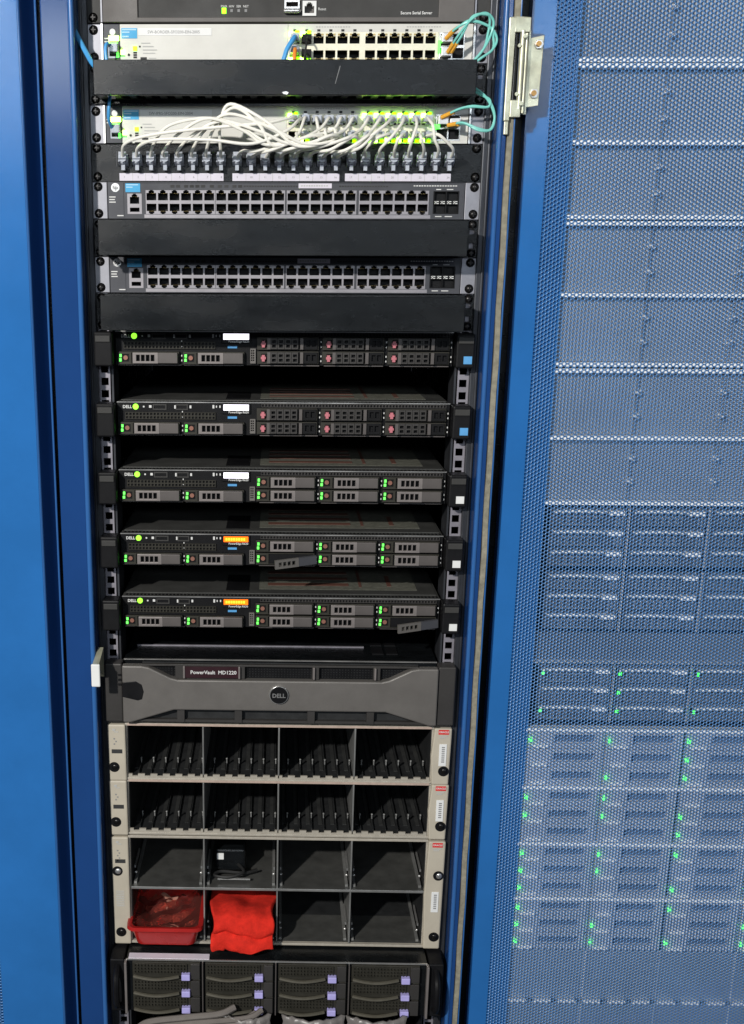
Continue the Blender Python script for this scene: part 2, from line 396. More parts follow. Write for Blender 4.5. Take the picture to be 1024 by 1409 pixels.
br = MB(); br.box(256, 262.5, -50, -43, 46, 157); br.box(262.5, 281, -50, -45, 46, 62); br.box(262.5, 275, -50, -45, 134, 153)
br.box(257, 262, -49, -44, 157, 172)
br.build('bracket', 'zinc', h, bev=.8)
pn = MB(); pn.cyl((266, -43, 62), 3.6, 72, 'z', 12); pn.build('spring_pin', 'black_paint', h)
kn = MB(); kn.cyl((273, -47, 60), 3.6, 84, 'z', 14); kn.cyl((278, -45, 58), 2.6, 90, 'z', 12); kn.build('knuckle', 'zinc', h)
rv = MB()
for z in (76, 128): rv.cyl((269, -52, z), 2.2, 4, 'y', 10)
for z in (66, 138): rv.cyl((274.5, -52.5, z), 2.4, 3, 'y', 10)
rv.build('rivets', 'zinc', h)
lf = MB(); lf.poly([(278, 58), (284, 58), (284, 66), (299.5, 63), (297.5, 139), (284, 141), (284, 149), (278, 149)], DY - 30, DY - 27.5); lf.box(277.5, 280, DY - 38, DY - 28, 58, 149)
lf.box(281, 284, DY - 28, DY - .6, 66, 140)
lf.build('leaf', 'zinc', h, bev=.5)
for (x, z) in ((292.5, 73), (290.5, 126)):
    nt = MB(); nt.cyl((x + 1, DY - 33.5, z), 5.6, 3.6, 'y', 6, smooth=False); nt.build('nut', 'silver', h, bev=.4)
    nt = MB(); nt.cyl((x, DY - 37, z), 3.1, 5, 'y', 10); nt.build('bolt', 'brass_bolt', h)

# ------------------------------------------------------------------ left neighbour's door
ld = thing('cabinet_door', 'blue steel door with a wide plain border left of the device stack', 'door', 0)
B(-402, -313, -62, -60, ZT, ZB - 20).build('border', 'blue_paint', ld, bev=.6)
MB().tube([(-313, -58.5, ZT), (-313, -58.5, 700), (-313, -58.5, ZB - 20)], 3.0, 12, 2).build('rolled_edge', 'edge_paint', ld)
er = MB(); er.add([(-311.5, -58, ZT), (-298, -30, ZT), (-298, -30, ZB - 20), (-311.5, -58, ZB - 20), (-313.5, -56, ZT), (-300, -28, ZT), (-300, -28, ZB - 20), (-313.5, -56, ZB - 20)],
    [(0, 1, 2, 3), (4, 7, 6, 5), (0, 4, 5, 1), (2, 6, 7, 3), (0, 3, 7, 4), (1, 5, 6, 2)])
er.build('edge_return', 'navy_blue', ld)
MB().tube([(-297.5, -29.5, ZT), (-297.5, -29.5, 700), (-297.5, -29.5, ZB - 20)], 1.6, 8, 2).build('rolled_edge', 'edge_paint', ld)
me, _ = perforated(-476, -400.5, -60, 34 * U, -61.4); place('perforated_sheet', me, ld)
B(-470, -400, -54, -52.5, ZT, ZB - 25).build('stiffening_channel', 'blue_paint', ld)

# ------------------------------------------------------------------ console server
def chassis(t, depth, y0=17, x=221.5, h=43.6, m='charcoal', name='chassis'):
    return B(-x, x, y0, depth, .4, h).build(name, m, t, bev=.6)
def ears(t, m, pts=((7), (37)), y=0, hh=43.8, x0=222.0, name='mounting_ear'):
    for s in (-1, 1):
        a, b = sorted((s * x0, s * 241.3))
        B(a, b, y - 2.0, y + 1.5, .5, hh).build(name, m, t, bev=.8)
    screws(t, [(s * 233, z) for s in (-1, 1) for z in pts], y - 2.0)
t = thing('console_server', 'dark grey console server with one green light at the top of the rack', 'console server', 0)
chassis(t, 300, m='warm_charcoal', y0=8); ears(t, 'charcoal', (7, 38))
for s in (-1, 1):
    a, b = sorted((s * 221.7, s * 223.6)); B(a, b, -5, 0, .5, 43.5).build('edge_strip', 'ear_steel', t)  # pale strip stands in for the highlight between body and ear
m = MB(); m.plate(-221, 221, .6, 43.5, -6, -.2, [(-179, 179, 2, 38.4)]); m.build('front_bezel', 'warm_charcoal', t, bev=1.2)
m = MB(); m.plate(-179, 179, 2, 38.4, -3.2, -.4, [(-4, 14, 22, 34), (17.5, 34, 22, 36)]); m.build('front_panel', 'charcoal', t)
led(t, -76, 31, -3.4, 5, 6.2, 'led_lime')
for x in (-67, -58.5, -50): led(t, x, 30.8, -3.2, 3, 3, 'grey_print')
for s_, x in (('PWR', -76), ('HW', -67), ('SER', -58.5), ('NET', -50)): text(s_, 3.6, x, 27.4, -3.3, 'white_print', t, 'CENTER')
text('Secure Serial Server', 4.6, 134, 35, -3.3, 'white_print', t, bold=.08)
text('Reset', 4.2, 36, 30.5, -3.3, 'white_print', t); prints(t, [(39.2, 32, 1.6, 1.6)], -3.4, 'dark_print')
m = MB(); m.plate(-4, 14, 20, 29, -6, 1, [(-2, 12, 22, 27)]); m.build('usb_socket', 'silver', t); B(-5, 15, -11, -3.3, 29.5, 34.5).build('usb_stick_end', 'silver', t, bev=2)
m = MB(); m.plate(17.5, 34, 20.5, 36.8, -5, 4, jack_holes(25.7, 29, True, 11.4, 7.6)); m.build('network_socket', 'white_label', t, bev=.3); 

# ------------------------------------------------------------------ the two pale 24 port switches
COLS = [8.6 + 14.35 * i for i in range(6)] + [99.2 + 14.35 * i for i in range(6)]
PLUG = None
def make_plug():
    m = MB(); m.box(-5.8, 5.8, -8, 9, -4, 4); m.box(-4.6, 4.6, -17, -8, -3.6, 3.6); m.box(-2.4, 2.4, -9, 6, 4, 6); return m.mesh('plug', 'clear_plastic')
PLUG = make_plug()
def pale_switch(label, k, tagtext, used, lit):
    t = thing('network_switch', label, 'network switch', k)
    chassis(t, 330, m='cream_plate'); ears(t, 'ear_steel', (7, 37))
    for s in (-1, 1):
        a, b = sorted((s * 221.6, s * 223.8)); B(a, b, -6, -1, .6, 43.5).build('edge_strip', 'silver', t)
    m = MB(); m.plate(-221, -201.6, .8, 43.4, -4, -.3, [(-216, -204, 26, 38)]); m.build('console_module', 'grey_plate', t, bev=.6)
    m = MB(); m.plate(-216, -204, 26, 38, -3, 5, [(-214.5, -205.5, 28, 36)]); m.build('console_socket', 'clear_plastic', t)
    led(t, -208.5, 16.4, -4.6, 12, 5.4, 'led_bright'); led(t, -208.5, 20.8, -4.2, 9, 2, 'led_green'); led(t, -204.2, 35, -4.4, 3, 5, 'led_green')
    m = MB(); m.cyl((-210, -4.7, 9.5), 3.6, .6, 'y', 14); m.build('round_badge', 'white_label', t)
    prints(t, [(-220, 16, 6.5, 1.2), (-220, 19.5, 6.5, 1.2)], -4.3, 'white_print')
    # main cream fascia with port openings
    H = []
    for c in COLS:
        H += jack_holes(c, 17.2, True) + jack_holes(c, 34.6, False)
    SF = [(183, 196, 12, 24), (197.5, 210.5, 12, 24), (183, 196, 27, 38.6), (197.5, 210.5, 27, 38.6)]
    m = MB(); m.plate(-201.3, 0.6, .8, 43.4, -3, -.3, []); m.build('fascia', 'cream_plate', t, bev=.5)
    m = MB(); m.plate(0.8, 180.2, 9.8, 41.6, -3.4, 1.4, H); m.build('port_block', 'port_cream', t)
    m = MB(); m.plate(0.8, 221, .8, 43.4, -3, -.3, [(0.8, 180.2, 9.8, 41.6), (182, 211.5, 10.5, 40)]); m.build('fascia', 'cream_plate', t, bev=.3)
    m = MB(); m.plate(182, 211.5, 10.5, 40, -3.6, 1, SF); m.build('fibre_cage', 'silver', t)
    B(182, 211.5, 1.2, 2, 10.5, 40).build('cage_back', 'black_plastic', t)
    B(.8, 180.2, 14.8, 16, 9.8, 41.6).build('port_block_body', 'black_plastic', t)
    for i, c in enumerate(COLS):
        jack(t, c, 17.2, True, (i, 0) not in used); jack(t, c, 34.6, False, (i, 1) not in used)
    prints(t, [(c - 1.8, 6.6, 3.6, 2.4) for c in COLS], -3.4, 'dark_print'); prints(t, [(c - 2.4, 41.9, 4.8, 1.2) for c in COLS], -3.4, 'faint_print')
    for x0 in (34, 142): prints(t, [(x0 + i * 3.2, 3.4, 2.2, 1.2) for i in range(13)], -3.35, 'faint_print')
    dm = MB()
    for c in COLS:
        for zz in (12.4, 39.4):
            for s in (-1, 1): dm.box(c + s * 4.6 - 1.1, c + s * 4.6 + 1.1, -3.9, -3.3, zz - 1, zz + 1)
    dm.build('port_light_windows', 'gold', t)
    for (i, r, a, b) in lit:
        zz = 11.9 if r == 0 else 39.6
        if a: led(t, COLS[i] - 4.6, zz, -4.4, 5.2, 4.6, 'led_bright')
        if b: led(t, COLS[i] + 2.8, zz - (1.2 if r == 0 else 0), -4.2, 4.6, 5.6, 'led_lime')
    # stickers and marks
    m = MB(); m.plate(-199.4, -180.5, 5.2, 16.4, -3.5, -3.0, []); m.build('blue_sticker', 'sticker_blue', t)
    prints(t, [(-198.5, 6.2, 17, 1.4), (-198.5, 9, 9, 1.4), (-198.5, 13.6, 8, 1.6)], -3.9, 'pale_blue')
    B(-179, -91, -3.5, -3, 5.2, 13.2).build('name_label', 'white_label', t)
    text(tagtext, 4.7, -168, 11, -3.65, 'grey_print', t)
    led(t, -198, 31.6, -3.6, 5, 5, 'led_bright'); led(t, -198, 35.2, -3.4, 4.4, 2.4, 'led_green')
    led(t, -183.4, 27.4, -3.6, 4.8, 4.8, 'led_lime'); prints(t, [(-185.5, 31 + 2.6 * i, 4.2, 1.9) for i in range(3)], -3.6, 'dark_print')
    m = MB(); m.cyl((-191, -3.5, 34.4), 1.5, .4, 'y', 10); m.build('reset_hole', 'dark_print', t)
    prints(t, [(-177, 37, 7.6, 2.4)], -3.5, 'dark_print')
    prints(t, [(-176, 21, 11, 1.1), (-174, 24.6, 13, 1.2), (-174, 28.4, 17, 1.2), (-174, 32, 15, 1.1), (-167, 37.6, 9, 1.1)], -3.4, 'faint_print')
    prints(t, [(-178.6, 24.4, 2, 1.8)], -3.5, 'dark_print'); prints(t, [(-195, 42, 6, 1.2), (-186, 42, 7, 1.2)], -3.4, 'dark_print')
    return t
sw1 = pale_switch('pale network switch above the topmost cable manager, its copper ports mostly empty', 1, 'SW-BORDER-SFO200-EIN-2005', {(0, 0), (0, 1), (1, 0), (1, 1)},
    [(0, 0, 1, 1), (0, 1, 1, 1), (1, 0, 1, 1), (1, 1, 1, 1)])
full = {(i, r) for i in range(12) for r in (0, 1)}
lit2 = [(0, 0, 1, 1), (1, 1, 1, 1), (5, 1, 0, 1)] + [(i, r, 1, 1) for i in range(6, 12) for r in (0, 1)]
sw2 = pale_switch('pale network switch with all its copper ports full of white cables', 3.03, 'SW-IPRS-SFO200-EIN-2004', full, lit2)

def transceiver(sw, x, z, side):
    o = MB().box(-5.6, 5.6, -14, 8, -4.6, 4.6).box(-6, 6, -17, -14, -5, 5).build('transceiver', 'silver', sw, bev=.5, loc=(x, -3, z))
    return o
transceiver(sw1, 189, 18, 0); transceiver(sw1, 189, 33, 0); transceiver(sw2, 189, 18, 0); transceiver(sw2, 203, 21, 0)
led(sw1, 181.2, 26, -6, 3, 14, 'led_green'); led(sw2, 182, 25, -10, 8, 5, 'led_green')

# ------------------------------------------------------------------ horizontal cable managers
def cable_manager(label, k, left=-227, right=221, zc=(1.5, 43)):
    t = thing('cable_manager', label, 'cable manager', k)
    hs = []
    for s in (-1, 1):
        for z in (12, 31): hs.append((s * 233 - 3, s * 233 + 3, z - 4.5, z + 4.5))
    m = MB(); m.plate(-241.3, 241.3, .6, 43.8, -2, 1, hs); m.build('back_plate', 'black_paint', t)
    screws(t, [(s * 233, z) for s in (-1, 1) for z in (5.5, 39)], -2)
    n = 24; pw = (right - left - 14) / n
    for z in (zc[0] + 1.5, zc[1] - 2.5):
        hl = [(left + 7 + i * pw + 4, left + 7 + (i + 1) * pw - 4, -52, -42) for i in range(n)] + [(left + 7 + i * pw + 4, left + 7 + (i + 1) * pw - 4, -38, -10) for i in range(n)]
        m = MB(); m.plate(left + 1, right - 1, -55, -2, z, z + 1.2, hl, 'xy'); m.build('finger_comb', 'black_paint', t)
    c = MB(); c.box(left, right, -60, -58, zc[0], zc[1]); c.box(left, right, -58, -50, zc[0], zc[0] + 1.3); c.box(left, right, -58, -53, zc[1] - 1.3, zc[1])
    c.build('cover', 'black_paint', t, bev=1)
    return t
cm1 = cable_manager('black cable manager between the two pale switches', 2, -227, 220, (3, 41))
MB().poly([(-6, 38), (-1, 37.2), (2, 38.4), (0, 40.8), (-4, 40.2)], -60.3, -59.9).build('paint_chip', 'silver', cm1)
MB().poly([(61, 10), (61.8, 10), (56.4, 29), (55.8, 29)], -60.2, -59.9).build('scratch', 'grey_print', cm1)
cm2 = cable_manager('black cable manager between the two grey switches', 6, -227, 220)
cm3 = cable_manager('black cable manager below the lower grey switch', 8, -227, 221)

# ------------------------------------------------------------------ patch panel
pp = thing('patch_bay', 'black patch panel with a row of clear plugs and lilac number strips', 'patch panel', 4.02)
PX = [-200 + 17.2 * i for i in range(8)] + [-60 + 17.3 * i for i in range(8)] + [80 + 17.1 * i for i in range(8)]
H = [(x - 6.2, x + 6.2, 13, 26) for x in PX]
m = MB(); m.plate(-241.3, 241.3, .5, 44, -2.5, .5, H); m.build('face_plate', 'black_paint', pp, bev=.4)
screws(pp, [(s * 233, z) for s in (-1, 1) for z in (5, 38)], -2.5)
PJ = recess(12.4, 12.8, 10).mesh('port', 'black_plastic')
for x in PX: place('port', PJ, pp, (x, .6, 19.5))
for (a, b, n0) in ((-206, -77, 0), (-66, 66, 8), (73, 203, 16)):
    B(a, b, -3.2, -2.5, 33.8, 42.6).build('number_strip', 'lilac_label', pp)
    for i in range(8): text(str(n0 + i + 1), 3.4, PX[n0 + i], 39.4, -3.35, 'grey_print', pp, 'CENTER')
    prints(pp, [(a + (b - a) / 8 * i, 33.8, .5, 8.8) for i in range(1, 8)], -3.35, 'faint_print')
m = MB()
for x in (-209.5, 208): m.box(x, x + .8, -3, -2.5, 8, 26)
m.build('panel_seams', 'grey_plate', pp)

# white patch cables
ordn = ['first', 'second', 'third', 'fourth', 'fifth', 'sixth', 'seventh', 'eighth']
grp = ['left', 'middle', 'right']
SW, PP = 3.03 * U, 4.02 * U
za = [31, 22, 38, 21, 24, 16, 9, 5]
for i in range(24):
    col = i // 2; row = i % 2; xp = COLS[col]; zp = SW + (16.4 if row == 0 else 35.2); x = PX[i]
    t = thing('patch_cable', 'white patch cable in the %s jack of the %s group on the patch panel' % (ordn[i % 8], grp[i // 8]), 'cable', 0, group='white patch cables')
    p0 = (x, -20, PP + 17); p1 = (x + .5, -34, PP + 10)
    q1 = (xp - 1.5, -30, zp + 1.5); q0 = (xp, -17, zp)
    rj = lambda s: random.uniform(-s, s)
    if i < 8:
        xa = [-118, -128, -60, -92, -76, -68, -62, -66][i]; zz = SW + za[i]
        xb = [70, -8, 6, -30, -4, 14, -22, 4][i]
        if i == 0: pts = [p0, (x + 8, -42, PP + 2), (-150, -58, SW + 37), (-60, -64, SW + 29), (-24, -62, SW + 26), (8, -46, SW + 18), q0]; q0 = (COLS[0], -17, SW + 16.4)
        elif i == 2: pts = [p0, (x + 6, -40, PP + 4), (-140, -50, SW + 28), (-96, -56, SW + 20), (-60, -58, SW + 27), (-20, -60, PP + 4), (10, -52, SW + 42), q1, q0]
        elif i == 1: pts = [p0, (x + 6, -42, PP + 6), (-150, -62, SW + 44), (-90, -68, PP + 1), (-40, -68, PP + 5), (0, -58, SW + 34), (COLS[1] - 8, -38, SW + 20), (COLS[1], -17, SW + 16.4)]
        else:
            pts = [p0, p1, ((x + xa) / 2 - 6, -52, (PP + zz) / 2 + 3), (xa, -66 + i, zz), ((xa + xb) / 2 + 10, -66, (zz + PP) / 2 + 2), (xb + 6, -64, PP + 7 + rj(3)), (xb + 40, -58, PP + 1 + rj(3)), (max(xp - 12, xb + 42), -44, SW + 34 + rj(4)), q1, q0]
    elif i < 16:
        pts = [p0, (x + 8, -40, PP + 12 + rj(2)), (x + 26, -56 + rj(5), PP + 9 + rj(3)), ((x + 26) * .45 + xp * .55, -58 + rj(6), PP - 2 + rj(3)), (xp - 12, -42, (zp + SW + 34) / 2 + 7), q1, q0]
    else:
        pts = [p0, (x - (200 - x) * .02, -40, PP + 9), (x * .62 + xp * .38 - 2, -50 + rj(3), PP - 2), (x * .25 + xp * .75, -44 + rj(3), (zp + PP) / 2 - 3), q1, q0]
    MB().tube(pts, 1.9, 8, 7).build('cord', 'white_cable', t)
    e = pts[-1]
    place('plug', PLUG, t, (e[0], -5, e[2]), rot=(0, R(180) if row else 0, 0))
    pl = place('plug', PLUG, t, (x, -6, PP + 19.5), rot=(R(-18), 0, 0)); pl.scale = (1.0, 1, 1.15)
    MB().cyl((x, -20.5, PP + 17.3), 5.0, 8, 'y', 8, 6.2).build('boot', 'clear_plastic', t)
    tb = MB(); tb.box(x - 2.2, x + 2.2, -14, -6, PP + 25, PP + 31); tb.build('latch_tab', 'clear_plastic', t)

# other cables on the upper switches
def cable(label, pts, r, m, group=None, ends=None):
    t = thing('network_cable', label, 'cable', 0, group=group)
    MB().tube(pts, r, 8, 8).build('cord', m, t)
    return t
S1 = U
t = cable('blue network cable in the first port of the upper pale switch', [(COLS[0], -16, S1 + 17), (COLS[0] - 1, -28, S1 + 20), (COLS[0] - 9, -34, S1 + 33), (COLS[0] - 15, -36, S1 + 48), (COLS[0] - 30, -34, S1 + 62), (-120, -30, S1 + 68), (-215, -28, S1 + 64)], 2.8, 'blue_cable'); place('plug', PLUG, t, (COLS[0], -5, S1 + 17))
t = cable('orange network cable beside the blue one on the upper pale switch', [(COLS[0], -16, S1 + 31), (COLS[0] + .5, -30, S1 + 33), (COLS[0], -36, S1 + 44), (COLS[0] + 4, -34, S1 + 58), (60, -30, S1 + 68), (180, -28, S1 + 66)], 2.4, 'orange_cable'); place('plug', PLUG, t, (COLS[0], -5, S1 + 31), rot=(0, R(180), 0))
for q, (zz, nm) in enumerate(((17.5, 'thin black cable in the second upper port of the upper pale switch'), (34, 'thin black cable in the second lower port of the upper pale switch'))):
    t = cable(nm, [(COLS[1], -12, S1 + zz), (COLS[1], -28, S1 + zz + 4), (COLS[1] + (3 if q else -3), -34, S1 + 44), (COLS[1] + (8 if q else -8), -34, S1 + 62), (60 + 20 * q, -30, S1 + 70)], 1.1, 'black_cable'); place('plug', MB().box(-5.6, 5.6, -9, 9, -4.4, 4.4).mesh('plug', 'black_plastic') , t, (COLS[1], -4, S1 + zz))
cable('blue cable hanging over the left post into the topmost cable manager', [(-266, -24, 30), (-258, -24, 46), (-249, -26, 62), (-239, -28, 80), (-230, -28, 94), (-215, -26, 106)], 3.0, 'blue_cable')
t = cable('thin blue console cable between the left ends of the two pale switches', [(-211, -8, S1 + 26), (-214, -24, S1 + 25), (-216, -28, S1 + 32), (-214, -30, S1 + 52), (-212, -26, S1 + 78), (-213, -30, S1 + 92), (-214.5, -26, S1 + 108), (-212, -14, S1 + 117), (-209, -6, S1 + 118)], 2.0, 'blue_cable')
for zz in (27, 117): MB().box(-213, -203, -16, -3, S1 + zz - 4, S1 + zz + 6).build('plug', 'clear_plastic', t, bev=1)
def fibre(label, paths):
    t = thing('fibre_cable', label, 'cable', 0, group='aqua fibre cables')
    for pts in paths:
        MB().tube(pts, 1.45, 8, 9).build('strand', 'aqua_cable', t)
        a, b = Vector(pts[0]), Vector(pts[1]); d = (b - a).normalized()
        MB().tube([tuple(a - d * 5), tuple(a), tuple(a + d * 8)], 2.5, 8, 3).build('boot', 'orange_boot', t)
    return t
fibre('aqua fibre pair from the upper transceiver of the upper pale switch, looping right', [[(190 + o, -24, S1 + 17 - o), (198 + o, -34, S1 + 10 - o * .6), (214, -40, S1 + 4.5 - o * .3), (236, -36, S1 + 10), (245 - o, -34, S1 + 22), (240, -36, S1 + 34), (226, -40, S1 + 44), (208, -36, S1 + 56)] for o in (0, 4)])
fibre('aqua fibre pair from the lower transceiver of the upper pale switch, looping high', [[(192 + o, -24, S1 + 31), (200 + o, -36, S1 + 18), (214, -44, S1 + 2 - o * .5), (229 + o * .4, -42, S1 - 4 + o * .4), (239 - o, -38, S1 + 3), (238 - o, -36, S1 + 16), (229, -40, S1 + 34), (214, -40, S1 + 50), (200, -34, S1 + 58)] for o in (0, 4)])
fibre('aqua fibre pair on the upper transceiver of the lower pale switch', [[(190 + o, -24, SW + 14 - o * .4), (204 + o, -34, SW + 8 - o * .2), (220, -40, SW + 5 + o * .2), (238, -40, SW + 6), (240, -38, SW - 2), (228, -38, SW - 8), (212, -34, SW - 16)] for o in (0, 4)])
fibre('aqua fibre pair on the lower transceiver of the lower pale switch', [[(198 + o, -24, SW + 24), (210 + o, -36, SW + 23 + o * .4), (228, -42, SW + 30 + o * .6), (242 + o * .3, -40, SW + 31), (247, -38, SW + 18), (243 - o * .4, -38, SW + 4), (232, -38, SW - 8), (218, -34, SW - 18)] for o in (0, 3)])

# ------------------------------------------------------------------ the two grey 48 port switches
def grey_switch(label, k):
    t = thing('network_switch', label, 'network switch', k)
    chassis(t, 340, m='grey_plate'); ears(t, 'ear_steel', (6, 37.5))
    groups = [-174, -87, 1.5, 91]; cols = [g + 7.1 + 14.4 * i for g in groups for i in range(6)]
    H = []
    for c in cols: H += jack_holes(c, 16.6, True, 12.2, 8.6) + jack_holes(c, 31.2, False, 12.2, 8.6)
    for g in groups:
        hh = [h for h in H if g < h[0] < g + 86.5]
        m = MB(); m.plate(g, g + 86.4, 10, 38, -3.2, 1.4, hh); m.build('port_block', 'port_frame', t)
        B(g, g + 86.4, 14.8, 16, 10, 38).build('port_block_body', 'black_plastic', t)
    op = [(g - .05, g + 86.45, 10, 38) for g in groups] + [(-197, -179, 14, 38), (-216, -203, 27, 37), (183, 214.5, 10.5, 37)]
    m = MB(); m.plate(-221, 221, .8, 43.4, -2.8, -.3, op); m.build('fascia', 'grey_plate', t, bev=.3)
    m = MB(); m.box(-176, 180, -3.3, -2.8, 38.6, 43); m.build('lower_trim', 'port_frame', t)
    for c in cols: jack(t, c, 16.6, True); jack(t, c, 31.2, False)
    m = MB(); m.plate(-197, -179, 14, 38, -3.2, 2, jack_holes(-188, 21, True, 11.6, 8) + [(-194, -182, 30.5, 35.5)]); m.build('console_block', 'port_frame', t); jack(t, -188, 20.6, True)
    m = MB(); m.plate(-216, -203, 27, 37, -3, 6, [(-214.6, -204.4, 28.2, 36)]); m.build('usb_socket', 'black_plastic', t)
    B(-221.4, -202, -3.4, -2.9, 1.2, 26.5).build('brand_panel', 'black_plastic', t)
    m = MB(); m.cyl((-211.5, -4, 7), 5.2, .7, 'y', 20); m.build('brand_badge', 'silver', t)
    text('hp', 6.6, -211.7, 9.1, -4.15, 'dark_print', t, 'CENTER', bold=.1)
    prints(t, [(-219.5, 17.5, 8, 1.2), (-219.5, 20.5, 7, 1.2), (-219.5, 23.5, 8, 1.2), (-210, 39.4, 8, 1.2)], -3.7, 'white_print')
    B(-199, -180.6, -3.4, -2.8, 2.2, 12.4).build('blue_sticker', 'sticker_blue', t); prints(t, [(-198, 3.2, 15, 1.2), (-198, 6, 8, 1.2)], -3.7, 'pale_blue')
    prints(t, [(x, 3.8, 5, 3) for x in (-143, -136, -126, -119, -112, -105, -94, -84, -76, -66, -59)], -3.1, 'dark_print')
    prints(t, [(x, 4.4, 2.4, 1.6) for x in np.arange(-52, 14, 3.4)] + [(x, 4.4, 2.4, 1.4) for x in np.arange(66, 124, 3.4)], -3.1, 'dark_print')
    prints(t, [(x, 3.8, 2.2, 1.2) for x in np.arange(158, 212, 3.2)], -3.1, 'white_print')
    B(16, 57, -3.4, -2.8, 1.8, 7.4).build('name_label', 'lilac_label', t); prints(t, [(19 + 3.1 * i, 3.7, 2.2, 1.6) for i in range(11)], -3.6, 'faint_print')
    SF = [(184.2, 198, 11.5, 21.5), (199.4, 213.4, 11.5, 21.5), (184.2, 198, 26, 36), (199.4, 213.4, 26, 36)]
    m = MB(); m.plate(183, 214.5, 10.5, 37, -3.4, 2, SF); m.build('fibre_cage', 'black_plastic', t)
    m = MB()
    for x in (184.5, 192, 200, 207.5):
        for z in (22.2, 24.4): m.box(x, x + 5.2, -3.9, -3.3, z, z + 1.0)
        m.box(x + 1, x + 2.4, -3.9, -3.3, 22, 25.4)
    m.build('cage_marks', 'white_print', t)
    B(184, 213.6, 3, 3.5, 11, 36.4).build('cage_back', 'black_plastic', t)
    prints(t, [(186, 39.6, 8, 1), (198, 39.6, 9, 1), (186, 8, 6, 1), (199, 8, 8, 1)], -3.1, 'white_print')
    m = MB(); m.plate(-221, 221, .7, 43.5, -3.6, -2.9, [(-201.5, 219.5, 1.6, 42.6)]); m.build('edge_strip', 'grey_plate', t)
    return t
grey_switch('grey many-port switch with empty ports directly under the patch panel', 5.0)
grey_switch('grey many-port switch with empty ports between two black cable managers', 7.0)

# ------------------------------------------------------------------ the five slim servers
def frame_slots(x0, x1, z0, z1, n, y0, y1, edge=3.0):
    w_ = (x1 - x0 - 2 * edge) / n
    m = MB(); m.plate(x0, x1, z0, z1, y0, y1, [(x0 + edge + i * w_ + .9, x0 + edge + (i + 1) * w_ - .9, z0 + 3, z1 - 3) for i in range(n)]); return m
CAR = {}
CAR['body'] = MB().box(0, 79, -2, 30, 0, 15.6).mesh('drive_carrier', 'black_plastic')
CAR['grip'] = frame_slots(19, 52, .8, 14.6, 4, -9, -4.5, 4).mesh('grip', 'handle_light')
CAR['lever'] = MB().box(51, 77, -8.5, -3, 1, 14.4).mesh('lever', 'handle_grey')
CAR['open_grip'] = frame_slots(19, 52, 1.6, 13.6, 4, -8, -4.5, 4).mesh('grip', 'bezel_grey')
CAR['open_lever'] = MB().box(51, 77, -7.5, -3, 2, 13.4).mesh('lever', 'grey_plate')
CAR['button'] = MB().cyl((9.5, -4, 7.6), 2.9, 2.5, 'y', 12).mesh('release_button', 'copper_dot')
CAR['frame'] = MB().plate(0, 78.5, 0, 15.6, -4, -1.9, [(17, 77.5, 1, 14.8), (5.5, 14, 3, 12.6)]).mesh('carrier_frame', 'drive_dark')
CAR['tab'] = MB().box(6, 9.8, -8, -2, 4.4, 12.4).box(4.8, 11.2, -7.6, -2, 6.6, 9.6).mesh('release_tab', 'pink_tab')
_bp = MB()
for i in range(4): _bp.plate(17 + i * 9, 25.5 + i * 9, 1, 14.6, -7.5, -4, [(17 + i * 9 + 2, 25.5 + i * 9 - 1.6, 3.4, 7), (17 + i * 9 + 2, 25.5 + i * 9 - 1.6, 9, 12.6)])
CAR['vents'] = _bp.mesh('vent_grip', 'bezel_dark')
CAR['bar'] = MB().box(0, 4, -8.4, -3.5, .8, 14.8).mesh('cross_bar', 'handle_grey')
CAR['tail'] = MB().plate(60, 77, 1, 14.6, -6, -3, [(63, 68, 4, 11.5), (70, 75, 4, 11.5)]).mesh('tail_grip', 'black_plastic')
def carrier(t, x, z, kind='drive', lever_open=False):
    c = place('drive_carrier', CAR['body'], t, (x, -4, z))
    if kind == 'drive':
        place('carrier_frame', CAR['frame'], c); place('release_button', CAR['button'], c)
        if lever_open:
            for nme in ('grip', 'lever'):
                o = place(nme, CAR['open_' + nme], c, (77 * (1 - math.cos(R(17))) + 2, -23, 5), rot=(R(4), R(-4), R(16)))
        else: place('grip', CAR['grip'], c, bev=.6); place('lever', CAR['lever'], c, bev=.8)
        led(c, 3.2, 5, -4.4, 2.4, 3.6, 'led_green'); led(c, 2.8, 10.4, -4.4, 2.6, 3.4, 'led_green')
    else:
        place('carrier_frame', CAR['frame'], c); place('release_tab', CAR['tab'], c); place('vent_grip', CAR['vents'], c); place('cross_bar', CAR['bar'], c, (13, 0, 0)); place('cross_bar', CAR['bar'], c, (55, 0, 0)); place('tail_grip', CAR['tail'], c)
def vent_row(t, x0, x1, z0, z1, nx, nz, y0, y1, m='black_plastic', name='vent_grille'):
    dx = (x1 - x0) / nx; dz = (z1 - z0) / nz
    MB().plate(x0, x1, z0, z1, y0, y1, [(x0 + dx * (i + .18), x0 + dx * (i + .82), z0 + dz * (j + .18), z0 + dz * (j + .82)) for i in range(nx) for j in range(nz)]).build(name, m, t)
